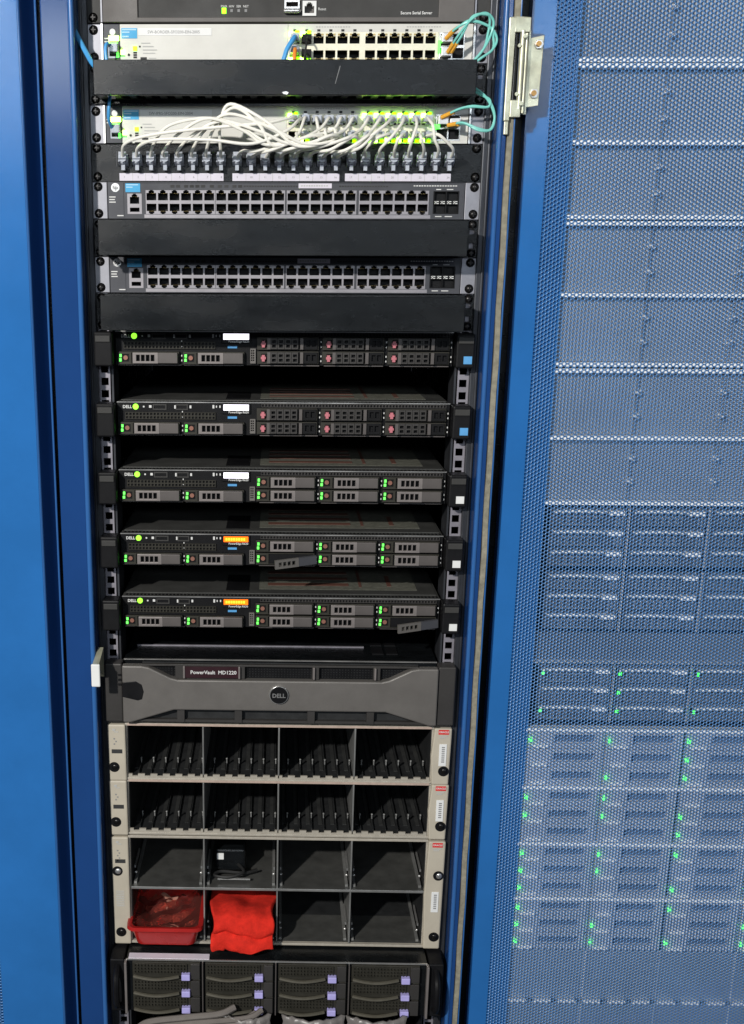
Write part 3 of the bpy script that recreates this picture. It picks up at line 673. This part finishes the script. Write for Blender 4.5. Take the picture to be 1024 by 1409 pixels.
def slim_server(label, k, lcd, blanks, tagm, open_at=None):
    t = thing('rack_server', label, 'server', k, group='slim servers in the middle of the rack')
    B(-217, 217, 0, 680, .8, 43).build('chassis', 'chassis_zinc', t, bev=.5)
    B(-216.5, 216.5, -2, -.1, 1, 42.8).build('front_panel', 'black_plastic', t)
    # lid details seen from above through the gap
    B(-214, 214, 18, 660, 0, .7).build('lid', 'chassis_zinc', t)
    lm = MB()
    for i in range(86): lm.box(-213 + i * 5, -210.4 + i * 5, 4, 11, .2, .75)
    lm.build('lid_slots', 'black_plastic', t)
    B(-76, -44, 30, 120, -.5, -.1).build('lid_latch', 'black_plastic', t); B(-30, 190, 40, 250, -.4, -.1).build('lid_label', 'lid_sticker', t)
    lm = MB()
    for i in range(4): lm.box(-18, 96, 60 + i * 34, 74 + i * 34, -.8, -.4)
    lm.box(110, 114, 55, 230, -.8, -.4); lm.box(150, 156, 60, 120, -.8, -.4); lm.build('lid_label_print', 'lid_red', t)
    B(-217, 217, -3, -.2, .2, 1.3).build('lid_edge', 'silver', t)
    m = MB(); m.box(-214, -132, -3.4, -2, 42.4, 43.6); m.box(-128, -52, -3.4, -2, 42.4, 43.6); m.box(-30, 46, -3.4, -2, 42.4, 43.6); m.box(52, 128, -3.4, -2, 42.4, 43.6); m.box(136, 212, -3.4, -2, 42.4, 43.6); m.build('lower_lip', 'handle_grey', t)
    text('DELL', 5.4, -209.5, 8.6, -2.3, 'white_print', t, bold=.16)
    m = MB(); m.cyl((-192.5, -3.6, 6.6), 3.7, 1.6, 'y', 16); m.build('power_button', 'power_green', t)
    prints(t, [(-183, 5.6, 2, 2), (-175, 4.8, 3.2, 3.2), (-142, 4.6, 2, 4.4), (-122, 4.8, 2.4, 3.6), (-92, 4, 2.4, 4.4), (-83, 4.6, 1.6, 3), (-77 + 0, 4.6, 0.1, 3), (-87.5, 4.8, 1.4, 2.6)], -2.3, 'white_print')
    for (a, b) in ((-170, -152), (-148 + 8, -124)):
        m = MB(); m.plate(a, b, 3.2, 10.6, -3.6, -1.9, [(a + 1.6, b - 1.6, 4.8, 9)]); m.build('usb_socket', 'charcoal', t)
    vent_row(t, -206, -88, 13.6, 22.6, 26, 2, -4.6, -2.1, 'drive_dark')
    B(-80, -42, -4.4, -2.1, 1.6, 15.4).build('display_bezel', 'black_plastic', t, bev=.8)
    B(-77.6, -44.6, -5.0, -4.3, 3.2, 10.6).build('display', lcd, t)
    if lcd == 'lcd_orange': prints(t, [(-75 + 3.4 * q, 5.2, 2.5, 3.4) for q in range(8)], -5.3, 'lcd_yellow', 'display_digits')
    text('PowerEdge R620', 3.8, -44.6, 14.2, -4.7, 'white_print', t, 'RIGHT', bold=.06)
    B(-72, -60, -3.6, -2.1, 18.6, 21.4).build('service_tag', 'blue_tag', t)
    m = MB(); m.plate(-43, -35.6, 21.5, 40.5, -6, -2.1, [(-41.6 + 2.4 * i, -40.2 + 2.4 * i, 23.5 + 3 * j, 25.3 + 3 * j) for i in range(2) for j in range(5)]); m.build('video_socket', 'bezel_grey', t, bev=1)
    carrier(t, -213, 26); carrier(t, -129, 26)
    vent_row(t, -28, 212, 1.8, 6.4, 58, 1, -4.4, -2.1, 'bezel_dark')
    n = 0
    for c, x in enumerate((-34, 49.5, 133)):
        for r_, z in enumerate((7.2, 24.8)):
            carrier(t, x, z, 'blank' if blanks else 'drive', open_at == (c, r_))
    m = MB()
    for x in (-131.3, 48.0, 131.5, 214.6): 
        for z in (12, 18, 30, 36): m.box(x - .6, x + .6, -3.4, -2, z, z + 2.2)
    m.build('latch_marks', 'white_print', t)
    # black latch blocks on both ears
    for s in (-1, 1):
        a, b = sorted((s * 218, s * 241.5))
        MB().poly([(a, .8), (b, .8), (b, 43.4), (a, 43.4)], -26, 2).build('ear_latch', 'black_plastic', t, bev=2.2)
        m = MB(); a2, b2 = sorted((s * 220.5, s * 239.5)); m.box(a2, b2, -28, -26, 5, 13); m.build('latch_ridge', 'charcoal', t, bev=.8)
    B(227.5, 238, -27.4, -26, 28.5, 38).build('asset_tag', tagm, t)
    return t
slim_server('slim server with white display and blue tag, directly under the lowest cable manager', 9.04, 'lcd_white', True, 'blue_tag')
slim_server('slim server with white display and blue tag, second from the top of five', 11.06, 'lcd_white', True, 'blue_tag')
slim_server('slim server with white display and white tag, middle one of five', 13.06, 'lcd_white', False, 'white_label')
slim_server('slim server with orange display and a lever open near its centre', 15.0, 'lcd_orange', False, 'white_label', (0, 1))
slim_server('slim server with orange display, lowest of five, lever open at its right end', 16.97, 'lcd_orange', False, 'white_label', (2, 1))

# ------------------------------------------------------------------ storage unit with grey bezel
t = thing('storage_unit', 'grey bezelled storage unit with a round black badge', 'storage unit', 19.0)
B(-217, 217, 0, 560, .6, 87).build('chassis', 'black_paint', t, bev=.6)
B(-217, 217, -3, 0, .2, 1.6).build('lid_edge', 'silver', t)
B(-205, 120, 60, 64, -.8, .6).build('lid_seam', 'rail_steel', t)
lm = MB()
for i in range(4): lm.box(130 + 20 * (i % 2), 146 + 20 * (i % 2), 30 + 40 * (i // 2), 60 + 40 * (i // 2), -.5, .6)
lm.build('lid_vents', 'black_plastic', t)
YB = -27
m = MB(); m.poly([(-217, 3), (-190, 3), (-180, 5), (-150, 20), (-140, 22.5), (140, 22.5), (150, 20), (180, 5), (190, 3), (217, 3), (217, 86), (207, 86), (146, 66.5), (-146, 66.5), (-207, 86), (-217, 86)], YB, YB + 14)
m.build('bezel', 'bezel_grey', t, bev=2.0)
m = MB(); m.plate(-190, 190, 1.5, 22, YB + 6, YB + 12, [(-186, -144, 4.5, 22), (-128, -58, 4.5, 19), (-48, 44, 4.5, 22), (54, 128, 4.5, 22), (138, 186, 4.5, 22)]); m.build('upper_frame', 'bezel_dark', t, bev=.5)
m = MB(); m.box(-190, 190, YB + 14.5, YB + 16, 1, 86); m.build('inner_screen', 'bay_dark', t)
vent_row(t, -188, 188, 4, 22, 94, 5, YB + 12.4, YB + 14, 'black_plastic', 'mesh_screen')
B(-131, -55, YB + 3, YB + 8, 4, 20).build('name_panel', 'maroon', t)
for x in (-133, -57, 45.5, 129.5): B(x, x + 2.6, YB + 1.5, YB + 8, 3.5, 20.5).build('window_post', 'handle_light', t, bev=.4)
text('PowerVault  MD1220', 7.2, -123, 14.2, YB + 2.6, 'white_print', t, bold=.12)
m = MB()
for x in (-137, -57, 44, 126): m.box(x - 5, x + 5, YB + 5, YB + 14, 66, 86)
m.box(-205, 205, YB + 7, YB + 14, 83, 86.5); m.build('lower_frame', 'bezel_dark', t)
m = MB(); m.poly([(-217, 27), (-198, 25), (-190, 30), (-187.5, 40), (-190, 51), (-196, 53), (-217, 48)], YB - .8, YB + 2); m.build('key_lock_recess', 'black_plastic', t, bev=.6)
m = MB(); m.cyl((-1, YB - 3, 42), 13.4, 4, 'y', 36); m.build('badge_ring', 'silver', t, bev=.5)
m = MB(); m.cyl((-1, YB - 3.8, 42), 12.0, 2, 'y', 36); m.build('badge', 'black_plastic', t)
text('DELL', 8.2, -1, 45, YB - 4.2, 'silver', t, 'CENTER', bold=.25)
for s in (-1, 1):
    a, b = sorted((s * 217.6, s * 241.5)); B(a, b, -22, 2, 1.5, 87).build('ear_cover', 'bezel_dark', t, bev=2)
m = MB()
for i in range(3): m.box(-223, -219, -23, -22, 16 + 7 * i, 19 + 7 * i)
m.build('ear_ribs', 'black_plastic', t)

# ------------------------------------------------------------------ beige empty shelves
def shelf_ears(t, h, kind):
    for s in (-1, 1):
        if s < 0: pts = [(-241.5, 2), (-216, 2), (-215.5, h - 1.5), (-240, h - 1.5)]
        else: pts = [(217, 2), (241.5, 2), (240, h - 1.5), (216, h - 1.5), (213.5, h * .5)]
        MB().poly(pts, -16, 1).build('ear_cover', 'beige_plastic', t, bev=2.2)
    text('ORACLE', 3.6, 229.8, 7.9, -17.0, 'white_print', t, 'CENTER', bold=.1)
    B(222.5, 237, -16.8, -16, 3.6, 10.4).build('red_label', 'red_label', t)
    prints(t, [(224, 12.6, 11, 1.2), (224, 15, 8, 1.2)], -16.6, 'faint_print')
    z0 = h * .28 if kind == 2 else 82
    B(224.5, 235, -16.9, -16, z0, z0 + 33).build('white_sticker', 'white_label', t, bev=.3)
    prints(t, [(228, z0 + 4 + 3.1 * i, 4.2, 1.7) for i in range(8)], -17.2, 'grey_print')
    for (x, z) in ([(-233, 66), (232, 66)] if kind == 2 else [(-233, 56), (-230, 156), (233, 56), (231, 156)]):
        mm = MB(); mm.cyl((x, -16.6, z), 7.6, 1.5, 'y', 20); mm.build('screw_hole', 'black_plastic', t)
        mm = MB(); mm.dome((x + 1, -16.6, z), 4.6, 2.0); mm.build('screw', 'screw_black' if z > 60 else 'silver', t)
    prints(t, [(-236, 39 if kind == 2 else 37, 15, 6)], -16.5, 'dark_print')
    for i in range(3 if kind == 2 else 5): prints(t, [(-233 + 2.5 * (i % 2), 22 + 4 * i, 2, 2)], -16.5, 'grey_print')
    prints(t, [(-232, 12, 6, 1.2), (-234, 8, 4, 3)], -16.5, 'faint_print')
    if kind == 4: prints(t, [(-236, 88 + 3 * i, 12, 1.2) for i in range(9)], -16.5, 'faint_print')
def empty_shelf(label, k, u, rows, x=0, y=0, ear=True, group=None):
    t = thing('drive_shelf', label, 'drive shelf', k, x, y, group); inner = 'bay_dark' if ear else 'bay_blue'; rim = 'bay_steel' if ear else 'pale_metal'
    h = u * U; D = 300
    sh = MB(); sh.box(-217, 217, -12, D, .8, 4.4); sh.box(-217, 217, -12, D, h - 5, h - 1.4)
    sh.box(-217, -214, -10, D, 4.4, h - 5); sh.box(214, 217, -10, D, 4.4, h - 5)
    sh.build('shell', 'beige_metal' if ear else 'pale_metal', t, bev=.4)
    li = MB(); li.box(-213.9, 213.9, -8, D - 2, 4.5, 5.4); li.box(-213.9, -213, -8, D - 2, 5.4, h - 6); li.box(213, 213.9, -8, D - 2, 5.4, h - 6); li.box(-213.9, 213.9, -6, D - 2, h - 6, h - 5.1)
    li.build('liner', inner, t)
    B(-213.9, 213.9, D - 4, D, 5.4, h - 6).build('backplane', inner, t)
    for i in (-1, 0, 1): B(i * 107 - 1.1, i * 107 + 1.1, -11, D - 10, 5.6, h - 6.1).build('divider', 'bay_steel', t, bev=.3)
    if rows == 2:
        B(-213.8, 213.8, -11.5, D - 10, h * .475 - 1.7, h * .475 + 1.7).build('middle_shelf', 'bay_mid', t); lp = 1.9 if ear else 3.2; B(-213.8, 213.8, -13, -11.6, h * .475 - lp, h * .475 + lp).build('shelf_lip', rim, t, bev=.4)
        if not ear:
            for zz in (3.4, h - 3.8): B(-217, 217, -14, -12.1, zz - 2.9, zz + 2.9).build('rim', rim, t, bev=.4)
        for i in range(4):
            for z in (h * .475 - 2, h - 6.2):
                for sgn in (-1, 1):
                    xx = -160.5 + i * 107 + sgn * 50
                    B(min(xx, xx - sgn * 4), max(xx, xx - sgn * 4), -4, D - 20, z - 4, z).build('runner', 'bay_steel', t)
                    mm = MB(); mm.dome((xx - sgn * 2, 6, z - 14), 2.2, 2); mm.box(xx - sgn * 1.2 - 1, xx - sgn * 1.2 + 1, 4, 60, z - 26, z - 22); mm.build('guide_stud', 'silver', t)
        B(-213, 213, -5, 70, h - 6.6, h - 6.15).build('lit_floor_front', 'bay_mid', t)  # paler front of the floor: light reaching in is put into the colour
    else:
        mm = MB(); n = 24
        mm.plate(-213.5, 213.5, h - 10.5, h - 5.2, -11, -8, [(-213.5 + 427 / n * (i + .3), -213.5 + 427 / n * (i + .75), h - 10.5, h - 7.5) for i in range(n)])
        mm.build('front_lip', 'beige_metal', t)
        B(-213.6, 213.6, -12.6, -12.1, 1.0, 4.2).build('top_strip', 'tan_lip', t)
        for i in range(n):
            xx = -213.5 + 427 / n * (i + .5) + 4
            gd = MB(); gd.box(xx, xx + 1.0, 0, D - 30, h - 10, h - 6.2); gd.box(xx, xx + 1.4, 60, D - 20, 6, 14); gd.build('slot_guide', 'bay_dark', t)
            mm = MB(); mm.dome((xx + .8, 34, h - 17), 1.6, 2.2); mm.box(xx, xx + 1.4, 34, 38, h - 17, h - 9); mm.build('guide_pin', 'bay_steel', t)
            B(xx - 7.2, xx - 1.6, 20, D - 40, h - 6.9, h - 6.2).build('slot_floor', 'slot_grey', t)
        hh = []
        for c in range(4):
            x0 = -196 + c * 107
            hh += [(x0 + 2, x0 + 22, 22, 29)] + [(x0 + 30 + 13 * q, x0 + 38 + 13 * q, 22, 29) for q in range(4)]
        mm = MB(); mm.plate(-204, 204, 17, 33, D - 70, D - 67, hh); mm.build('backplane_bar', 'bay_steel', t)
    if ear: shelf_ears(t, h, u)
    return t
empty_shelf('beige empty slotted shelf, upper of two, directly under the grey bezel', 21.06, 2, 1)
empty_shelf('beige empty slotted shelf, lower of two, above the shelf with large bays', 22.98, 2, 1)
s4 = empty_shelf('beige shelf with eight large empty bays holding a red tray and cloth', 24.97, 4, 2)
K4 = 24.97 * U

def crumple(sx, sy, seed):
    rr = random.Random(seed); n = 9; vs = []; fs = []
    for j in range(n + 1):
        for i in range(n + 1):
            e = 1 + .10 * rr.uniform(-1, 1)
            vs.append(((i / n - .5) * sx * e, (j / n - .5) * sy * e, 3.2 * math.sin(i * 1.1 + seed) * math.cos(j * .9 + seed * 2) + rr.uniform(-2.0, 2.0)))
            if i and j: a = j * (n + 1) + i; fs.append((a, a - 1, a - n - 2, a - n - 1))
    m = len(vs); vs += [(x, y, z + 1.2) for x, y, z in vs]; fs += [tuple(q + m for q in reversed(f)) for f in fs]
    return MB().add(vs, fs)
# red tray
t = thing('red_tray', 'red plastic tray with cardboard pieces in the lower left bay', 'tray', 0)
def tray_ring(y0, y1, x0, x1, z): return [(x0, y0, z), (x1, y0, z), (x1, y1, z), (x0, y1, z)]
zb = K4 + 168; m = MB()
rings = [tray_ring(-30, 120, -207, -119, zb), tray_ring(-40, 124, -215, -112, zb - 34), tray_ring(-44, 128, -219, -108, zb - 35), tray_ring(-45, 129, -219.5, -107.5, zb - 29.5)]
rings_in = [tray_ring(-38, 122, -212.5, -114.5, zb - 34), tray_ring(-28, 118, -205, -121, zb - 3)]
def rounded(ring, r):
    (x0, y0, z), (x1, _, _), (_, y1, _), _ = ring; out = []
    for (cx, cy, a0) in ((x0 + r, y0 + r, 180), (x1 - r, y0 + r, 270), (x1 - r, y1 - r, 0), (x0 + r, y1 - r, 90)):
        for k in range(5): a = R(a0 + 22.5 * k); out.append((cx + r * math.cos(a), cy + r * math.sin(a), z))
    return out
allr = [rounded(r, 12) for r in (rings[0], rings[1])] + [rounded(rings[3], 14), rounded(rings[2], 14), rounded(rings_in[0], 11), rounded(rings_in[1], 10)]
vs = [p for r in allr for p in r]; n = 20; fs = []
for q in range(len(allr) - 1): fs += [(q * n + i, q * n + (i + 1) % n, (q + 1) * n + (i + 1) % n, (q + 1) * n + i) for i in range(n)]
m.add(vs, fs, True); m.add(vs, [tuple(range(n))]); m.add(vs, [tuple(range(5 * n, 6 * n))]); m.build('tray_body', 'red_plastic', t)
for i, (x, y, a, sx, sy) in enumerate(((-178, 20, 20, 50, 60), (-150, 50, -15, 46, 50), (-160, 10, 50, 40, 30), (-140, 15, 8, 30, 44), (-180, 70, -30, 44, 40))):
    tag(place('cardboard_piece', crumple(sx, sy, i).mesh('cardboard_piece', 'cardboard'), None, (x, y, zb - 5 - i * 2.2 - TOP), rot=(R(4 * i - 8), R(6 - 3 * i), R(a))),
        ['wide brown cardboard piece at the left of the red tray', 'brown cardboard piece at the right back of the red tray', 'narrow brown cardboard strip at the front of the red tray', 'small brown cardboard piece at the right front of the red tray', 'brown cardboard piece at the left back of the red tray'][i], 'cardboard', 'cardboard pieces in the red tray')
film = MB(); fv = []; ff = []; rr = random.Random(5); nn = 22
for j in range(nn + 1):
    for i in range(nn + 1):
        u, v = i / nn, j / nn; edge = min(u, 1 - u, v, 1 - v)
        zz = zb - 30 + 13 * min(1, edge * 5) + (1.6 * math.sin(u * 19 + v * 7) + 1.4 * math.sin(v * 23 - u * 9) + rr.uniform(-1, 1)) * min(1, edge * 8)
        fv.append((-213.5 + 99.5 * u, -38.5 + 160 * v, zz))
        if i and j: a_ = j * (nn + 1) + i; ff.append((a_, a_ - 1, a_ - nn - 2, a_ - nn - 1))
film.add(fv, ff, True).build('film_cover', 'red_film', t)
lb = thing('power_brick', 'black power brick with a coiled lead in the upper bay above the red cloth', 'power brick', 0)
B(-92, -48, 30, 110, K4 + 42, K4 + 77).build('case', 'black_paint', lb, bev=3)
B(-90, -80, 29, 30.2, K4 + 48, K4 + 58).build('sticker', 'white_label', lb)
MB().tube([(-60, 34, K4 + 66), (-50, 14, K4 + 70), (-70, 4, K4 + 74), (-92, 10, K4 + 75), (-84, 22, K4 + 74), (-50, 20, K4 + 75), (-30, 30, K4 + 75)], 2.4, 8, 8).build('lead', 'black_cable', lb)
B(-88, -40, 4, 7, K4 + 76, K4 + 78.4).build('glint_strip', 'silver', lb)  # silver strip put in as a painted glint under the dark case
# red cloth folded over the bay edge
def cloth():
    nx, ny = 36, 44; vs = []; fs = []
    for j in range(ny + 1):
        s_ = j / ny
        for i in range(nx + 1):
            u = i / nx; x = -97 + 94 * u
            if s_ < .62: y = 150 - s_ / .62 * 178; z = K4 + 128 - 8 * math.exp(-((s_ - .56) / .10) ** 2) - 3 * math.sin(u * 5 + 1)
            else:
                a = (s_ - .62) / .38; y = -28 - 12 * math.sin(a * math.pi * .55) + 6 * a * math.sin(u * 7); z = K4 + 121 + a * 46 - 3 * math.sin(u * 5 + 1); y += 9 * math.exp(-((a - .55) / .09) ** 2)
                if a > .62: z += 6 * math.sin((a - .62) / .38 * math.pi)
            x += 5 * math.sin(s_ * 6) * (u - .5) + 2.4 * math.sin(s_ * 17 + 2) * (1 if u in (0, 1) else .5)
            z += 1.6 * math.sin(u * 17 + s_ * 9) + 1.2 * math.sin(u * 8 - s_ * 21)
            if u < .2 and s_ > .9: z += 7 * (s_ - .9) / .1
            vs.append((x, y, z))
    for j in range(ny):
        for i in range(nx): fs.append((j * (nx + 1) + i, j * (nx + 1) + i + 1, (j + 1) * (nx + 1) + i + 1, (j + 1) * (nx + 1) + i))
    mb = MB(); mb.add(vs, fs, True); return mb
ob = cloth().build('red_cloth', 'red_cloth', None, loc=(0, 0, -TOP))
sd = ob.modifiers.new('thick', 'SOLIDIFY'); sd.thickness = .006; sd.offset = -1
ss = ob.modifiers.new('sub', 'SUBSURF'); ss.levels = 1; ss.render_levels = 1
tag(ob, 'folded bright red cloth hanging out of the bay beside the red tray', 'cloth')

# ------------------------------------------------------------------ large-drive server at the bottom
def drive_server(label, k, x=0, y=-50, near=True, group=None, lights=()):
    t = thing('drive_server', label, 'server', k, x, y, group)
    B(-219, 219, 0, 700, .6, 87.6).build('chassis', 'black_paint', t, bev=.8)
    if near:
        B(-219, 219, -1.6, 0, .2, 2.4).build('lid_edge', 'silver', t)
        B(-216, -98, 0, 14, -.5, .5).build('lid_sticker', 'lilac_label', t)
    for c in range(4):
        x0 = -210 + c * 106.5
        for r_ in range(3):
            z0 = 3.6 + r_ * 27.6
            d = B(x0, x0 + 99, -4 if near else -1, 30, z0, z0 + 26.2).build('drive_carrier', 'drive_dark' if near else 'drive_face', t, bev=.6)
            dx, dz = 4.2, 4.2
            (MB().plate(x0 + 3, x0 + 80, z0 + 1.5, z0 + 17.5, -7, -4.1, [(x0 + 3 + 4.8 * (i + .15), x0 + 3 + 4.8 * (i + .85), z0 + 1.5 + 5.2 * (j + .15), z0 + 1.5 + 5.2 * (j + .85)) for i in range(16) for j in range(3)]) if near else MB().plate(x0 + 14, x0 + 68, z0 + 11, z0 + 24, -6.5, -1.1, [(x0 + 16 + 9 * i, x0 + 22 + 9 * i, z0 + 13, z0 + 22) for i in range(6)])).build('grille', 'drive_dark' if near else 'drive_face', d)
            hb = MB(); hz = 20.6 if near else 5.2; hy = -9 if near else -10.4; pts = [(x0 + 2 + (66 if near else 70) * i / 8, hy - (5 if near else 2) * math.sin(math.pi * i / 8), z0 + hz + (2.2 if near else -1.4) * math.sin(math.pi * i / 8)) for i in range(9)]
            hb.tube(pts, 2.6 if near else 2.4, 6, 2); hb.build('handle', 'drive_bar' if near else 'pale_metal', d)
            (B(x0 + 72, x0 + 84.5, -13, -4, z0 + 15.5, z0 + 25) if near else B(x0 + 74, x0 + 95, -15.2, -4, z0 + 3, z0 + 9)).build('release_tab', 'lavender' if near else 'pale_metal', d, bev=1)
            B(x0 + 85.5, x0 + 98.5, -8, -4, z0 + 1, z0 + 25).build('end_block', 'bezel_dark' if near else 'drive_face', d, bev=.6)
            if (c, r_) in lights: led(d, x0 + 3 if c else x0 + 4, z0 + 9, -13, 3.8, 3.8, 'led_strong'); B(x0 + 1.5, x0 + 6.5, -12.4, -1, z0 + 6.5, z0 + 11.5).build('light_pipe', 'bay_dark', d)
    for c in range(1, 4): B(-210 + c * 106.5 - 4.6, -210 + c * 106.5 - 3, -9, 0, 2.5, 86).build('divider', 'handle_grey' if near else 'tray_silver', t)
    if near:
        for s in (-1, 1):
            a, b = sorted((s * 218, s * 221.5)); B(a, b, -10, 0, 2, 87).build('side_trim', 'handle_light', t, bev=.5)
            a, b = sorted((s * 222, s * 243)); B(a, b, -2, 48, 1, 88).build('ear_latch', 'black_plastic', t, bev=2)
            hd = MB(); xx = s * 232; hd.tube([(xx, -2, 12), (xx, -20, 22), (xx, -24, 44), (xx, -20, 66), (xx, -2, 76)], 4.5, 8, 6); hd.build('ear_handle', 'black_plastic', t)
    return t
drive_server('black server with rows of curved drive handles and lavender tabs, bottommost in the rack', 29.0)
KB = 31 * U
for i, (x0, x1, cl, nm) in enumerate(((-205, -60, 'grey_cable', 'brown-grey cable curving below the leftmost drives of the bottommost server'), (-190, -20, 'grey_cable', 'second brown-grey cable curving below the bottommost server'), (-150, -30, 'grey_cable', 'third brown-grey cable curving below the bottommost server'))):
    t = thing('network_cable', nm, 'cable', 0)
    MB().tube([(x0, -66, KB + 20 + 6 * i), (x0 + 20, -74, KB + 2 + 5 * i), ((x0 + x1) / 2, -78, KB - 9 + 7 * i), (x1 - 22, -76, KB - 15 + 6 * i), (x1, -66, KB - 20 + 4 * i)], 5 - i * .6, 8, 8).build('cord', cl, t)
t = thing('wrapped_bundle', 'clear plastic wrapped pale bundle below the bottommost server', 'bundle', 0)
for q, (x0, x1) in enumerate(((-80, -8), (10, 100), (104, 190))):
    vs = []; fs = []
    for j in range(9):
        for i in range(15):
            u = i / 14; vs.append((x0 + (x1 - x0) * u + 2 * math.sin(j * 2.1 + i), -64 - 16 * math.sin(math.pi * u) - 3 * math.sin(i * 2.3 + j), KB - 10 + j * 9 + 1.0 * math.sin(i * 1.3)))
            if i and j: fs.append((j * 15 + i - 16, j * 15 + i - 15, j * 15 + i, j * 15 + i - 1))
    o = MB().add(vs, fs, True).build('wrap_fold', 'wrap', t); sd = o.modifiers.new('thick', 'SOLIDIFY'); sd.thickness = .004; sd.offset = 1

# ------------------------------------------------------------------ neighbouring rack behind the open door
NX, NY = 570.0, 9.0
nb = thing('neighbour_cabinet', 'neighbouring dark equipment cabinet seen through the perforated door', 'cabinet', 0, NX, NY)
for s in (-1, 1):
    a, b = sorted((s * 241, s * 280)); B(a, b, 0, 20, ZT, ZB - 60).build('post', 'navy_blue', nb)
    a, b = sorted((s * 262, s * 266)); B(a, b, 20, 900, ZT, ZB - 60).build('side_panel', 'black_paint', nb)
B(-262, 262, 900, 904, ZT, ZB - 60).build('back_panel', 'black_paint', nb)
B(-262, 262, 20, 900, ZB - 66, ZB - 60).build('base_panel', 'black_paint', nb)
def carrier_shelf(label, k):
    t = thing('disk_shelf', label, 'disk shelf', k, NX, NY, 'pale disk shelves with plain carriers behind the perforated door')
    h = 4 * U
    B(-219, 219, 6, 500, .8, h - .8).build('chassis', 'bay_blue', t)
    for z in (3.2, h - 3.2): B(-222, 222, -15.4, 4, z - 2.6, z + 2.6).build('rim', 'pale_metal', t, bev=.5)
    B(-222, 222, -15.4, 4, h * .5 - 2.6, h * .5 + 2.6).build('middle_rim', 'pale_metal', t, bev=.5)
    for c in range(4):
        x0 = -220 + c * 110
        for (z0, z1) in ((6.4, h * .5 - 2.9), (h * .5 + 2.9, h - 6.4)):
            d = B(x0 + 1.2, x0 + 108.8, 0, 6, z0, z1).build('plain_carrier', 'carrier_grey', t, bev=.8)
            for q in (.3, .68): B(x0 + 105.5, x0 + 110.6, -12, 0, z0 + (z1 - z0) * q - 3, z0 + (z1 - z0) * q + 3).build('latch', 'pale_metal', d, bev=.5)
        B(x0 + 109, x0 + 110.8, -3, 6, 6.4, h - 6.4).build('divider', 'carrier_grey', t)
for k, w_ in ((-2.02, 'topmost of four'), (1.98, 'second from the top'), (6.0, 'third from the top'), (10.03, 'lowest of four')):
    carrier_shelf('pale shelf of plain wide carriers behind the perforated door, ' + w_, k)
for k, w_, li in ((14.05, 'directly under the pale shelves', ()), (16.03, 'middle of three', ()), (19.03, 'with green lights, lowest of three', ((0, 0), (0, 2), (1, 0), (1, 1), (1, 2), (2, 0), (2, 2)))):
    drive_server('server with curved silver drive handles behind the perforated door, ' + w_, k, NX, NY, False, 'drive servers behind the perforated door', li)
def tray_shelf(label, k, lights):
    t = thing('disk_shelf', label, 'disk shelf', k, NX, NY, 'silver disk shelves behind the perforated door')
    B(-222, 222, 0, 500, .6, 88.2).build('chassis', 'chassis_zinc', t)
    B(-224, 224, -15.4, 0, -.6, 4.0).build('top_rim', 'pale_metal', t, bev=.6)
    for c in range(4):
        x0 = -221 + c * 110.5
        for r_ in range(3):
            z0 = 4.4 + r_ * 27.9
            d = MB().plate(x0 + 1, x0 + 107.5, z0, z0 + 26.4, -11.5, -2, [(x0 + 38, x0 + 96, z0 + 6, z0 + 19)]).build('disk_tray', 'tray_silver', t, bev=.8)
            B(x0 + 38, x0 + 96, -3, -1, z0 + 6, z0 + 19).build('grille', 'tray_grille', d)
            B(x0 + 8, x0 + 30, -15.4, -11.5, z0 + 20, z0 + 25).build('pull_tab', 'white_label', d, bev=.8)
            if (c, r_) in lights: led(d, x0 + 4, z0 + 13, -14.6, 3.8, 3.8, 'led_strong')
    return t
L0 = {(c, r_) for c in range(4) for r_ in range(3)}
tray_shelf('silver disk shelf behind the perforated door, topmost of four', 21.15, {(0, 0), (1, 0), (1, 2), (2, 1), (2, 2), (2, 0)})
tray_shelf('silver disk shelf behind the perforated door, second of four', 23.13, {(0, 0), (0, 1), (1, 1), (2, 1), (2, 2), (1, 0)})
tray_shelf('silver disk shelf behind the perforated door, third of four', 25.11, {(0, 0), (0, 1), (0, 2), (1, 0), (1, 1), (2, 0), (2, 2), (3, 2)})
tray_shelf('silver disk shelf behind the perforated door, lowest of four', 27.09, {(0, 1), (0, 2), (1, 1), (1, 2), (2, 2), (2, 0), (3, 2), (3, 1), (0, 0)})
t = thing('filler_plate', 'narrow dark filler plate between the drive servers behind the perforated door', 'filler plate', 18.05, NX, NY)
B(-222, 222, -2, 12, .5, U - 3).build('face', 'drive_face', t, bev=.8); B(-222, 222, -9, -2, U - 5, U - 1).build('lower_lip', 'carrier_grey', t, bev=.6)
for k, w_, sp in ((29.1, 'with a bright slotted lower rim', True), (31.15, 'cut by the lower picture edge', False)):
    t = thing('filler_plate', 'plain blue-grey blank panel behind the perforated door, ' + w_, 'filler plate', k, NX, NY)
    B(-222, 222, -4, 12, .5, 2 * U - 2).build('face', 'blank_grey', t, bev=.8)
    for i in range(4): B(-221 + i * 111, -219 + i * 111, -5.4, -4, 2, 2 * U - 8).build('fold', 'tray_silver', t)
    if sp:
        for i in range(12): B(-220 + i * 37, -194 + i * 37, -15, -4, 2 * U - 7, 2 * U - 2.5).build('rim_tooth', 'white_label', t)
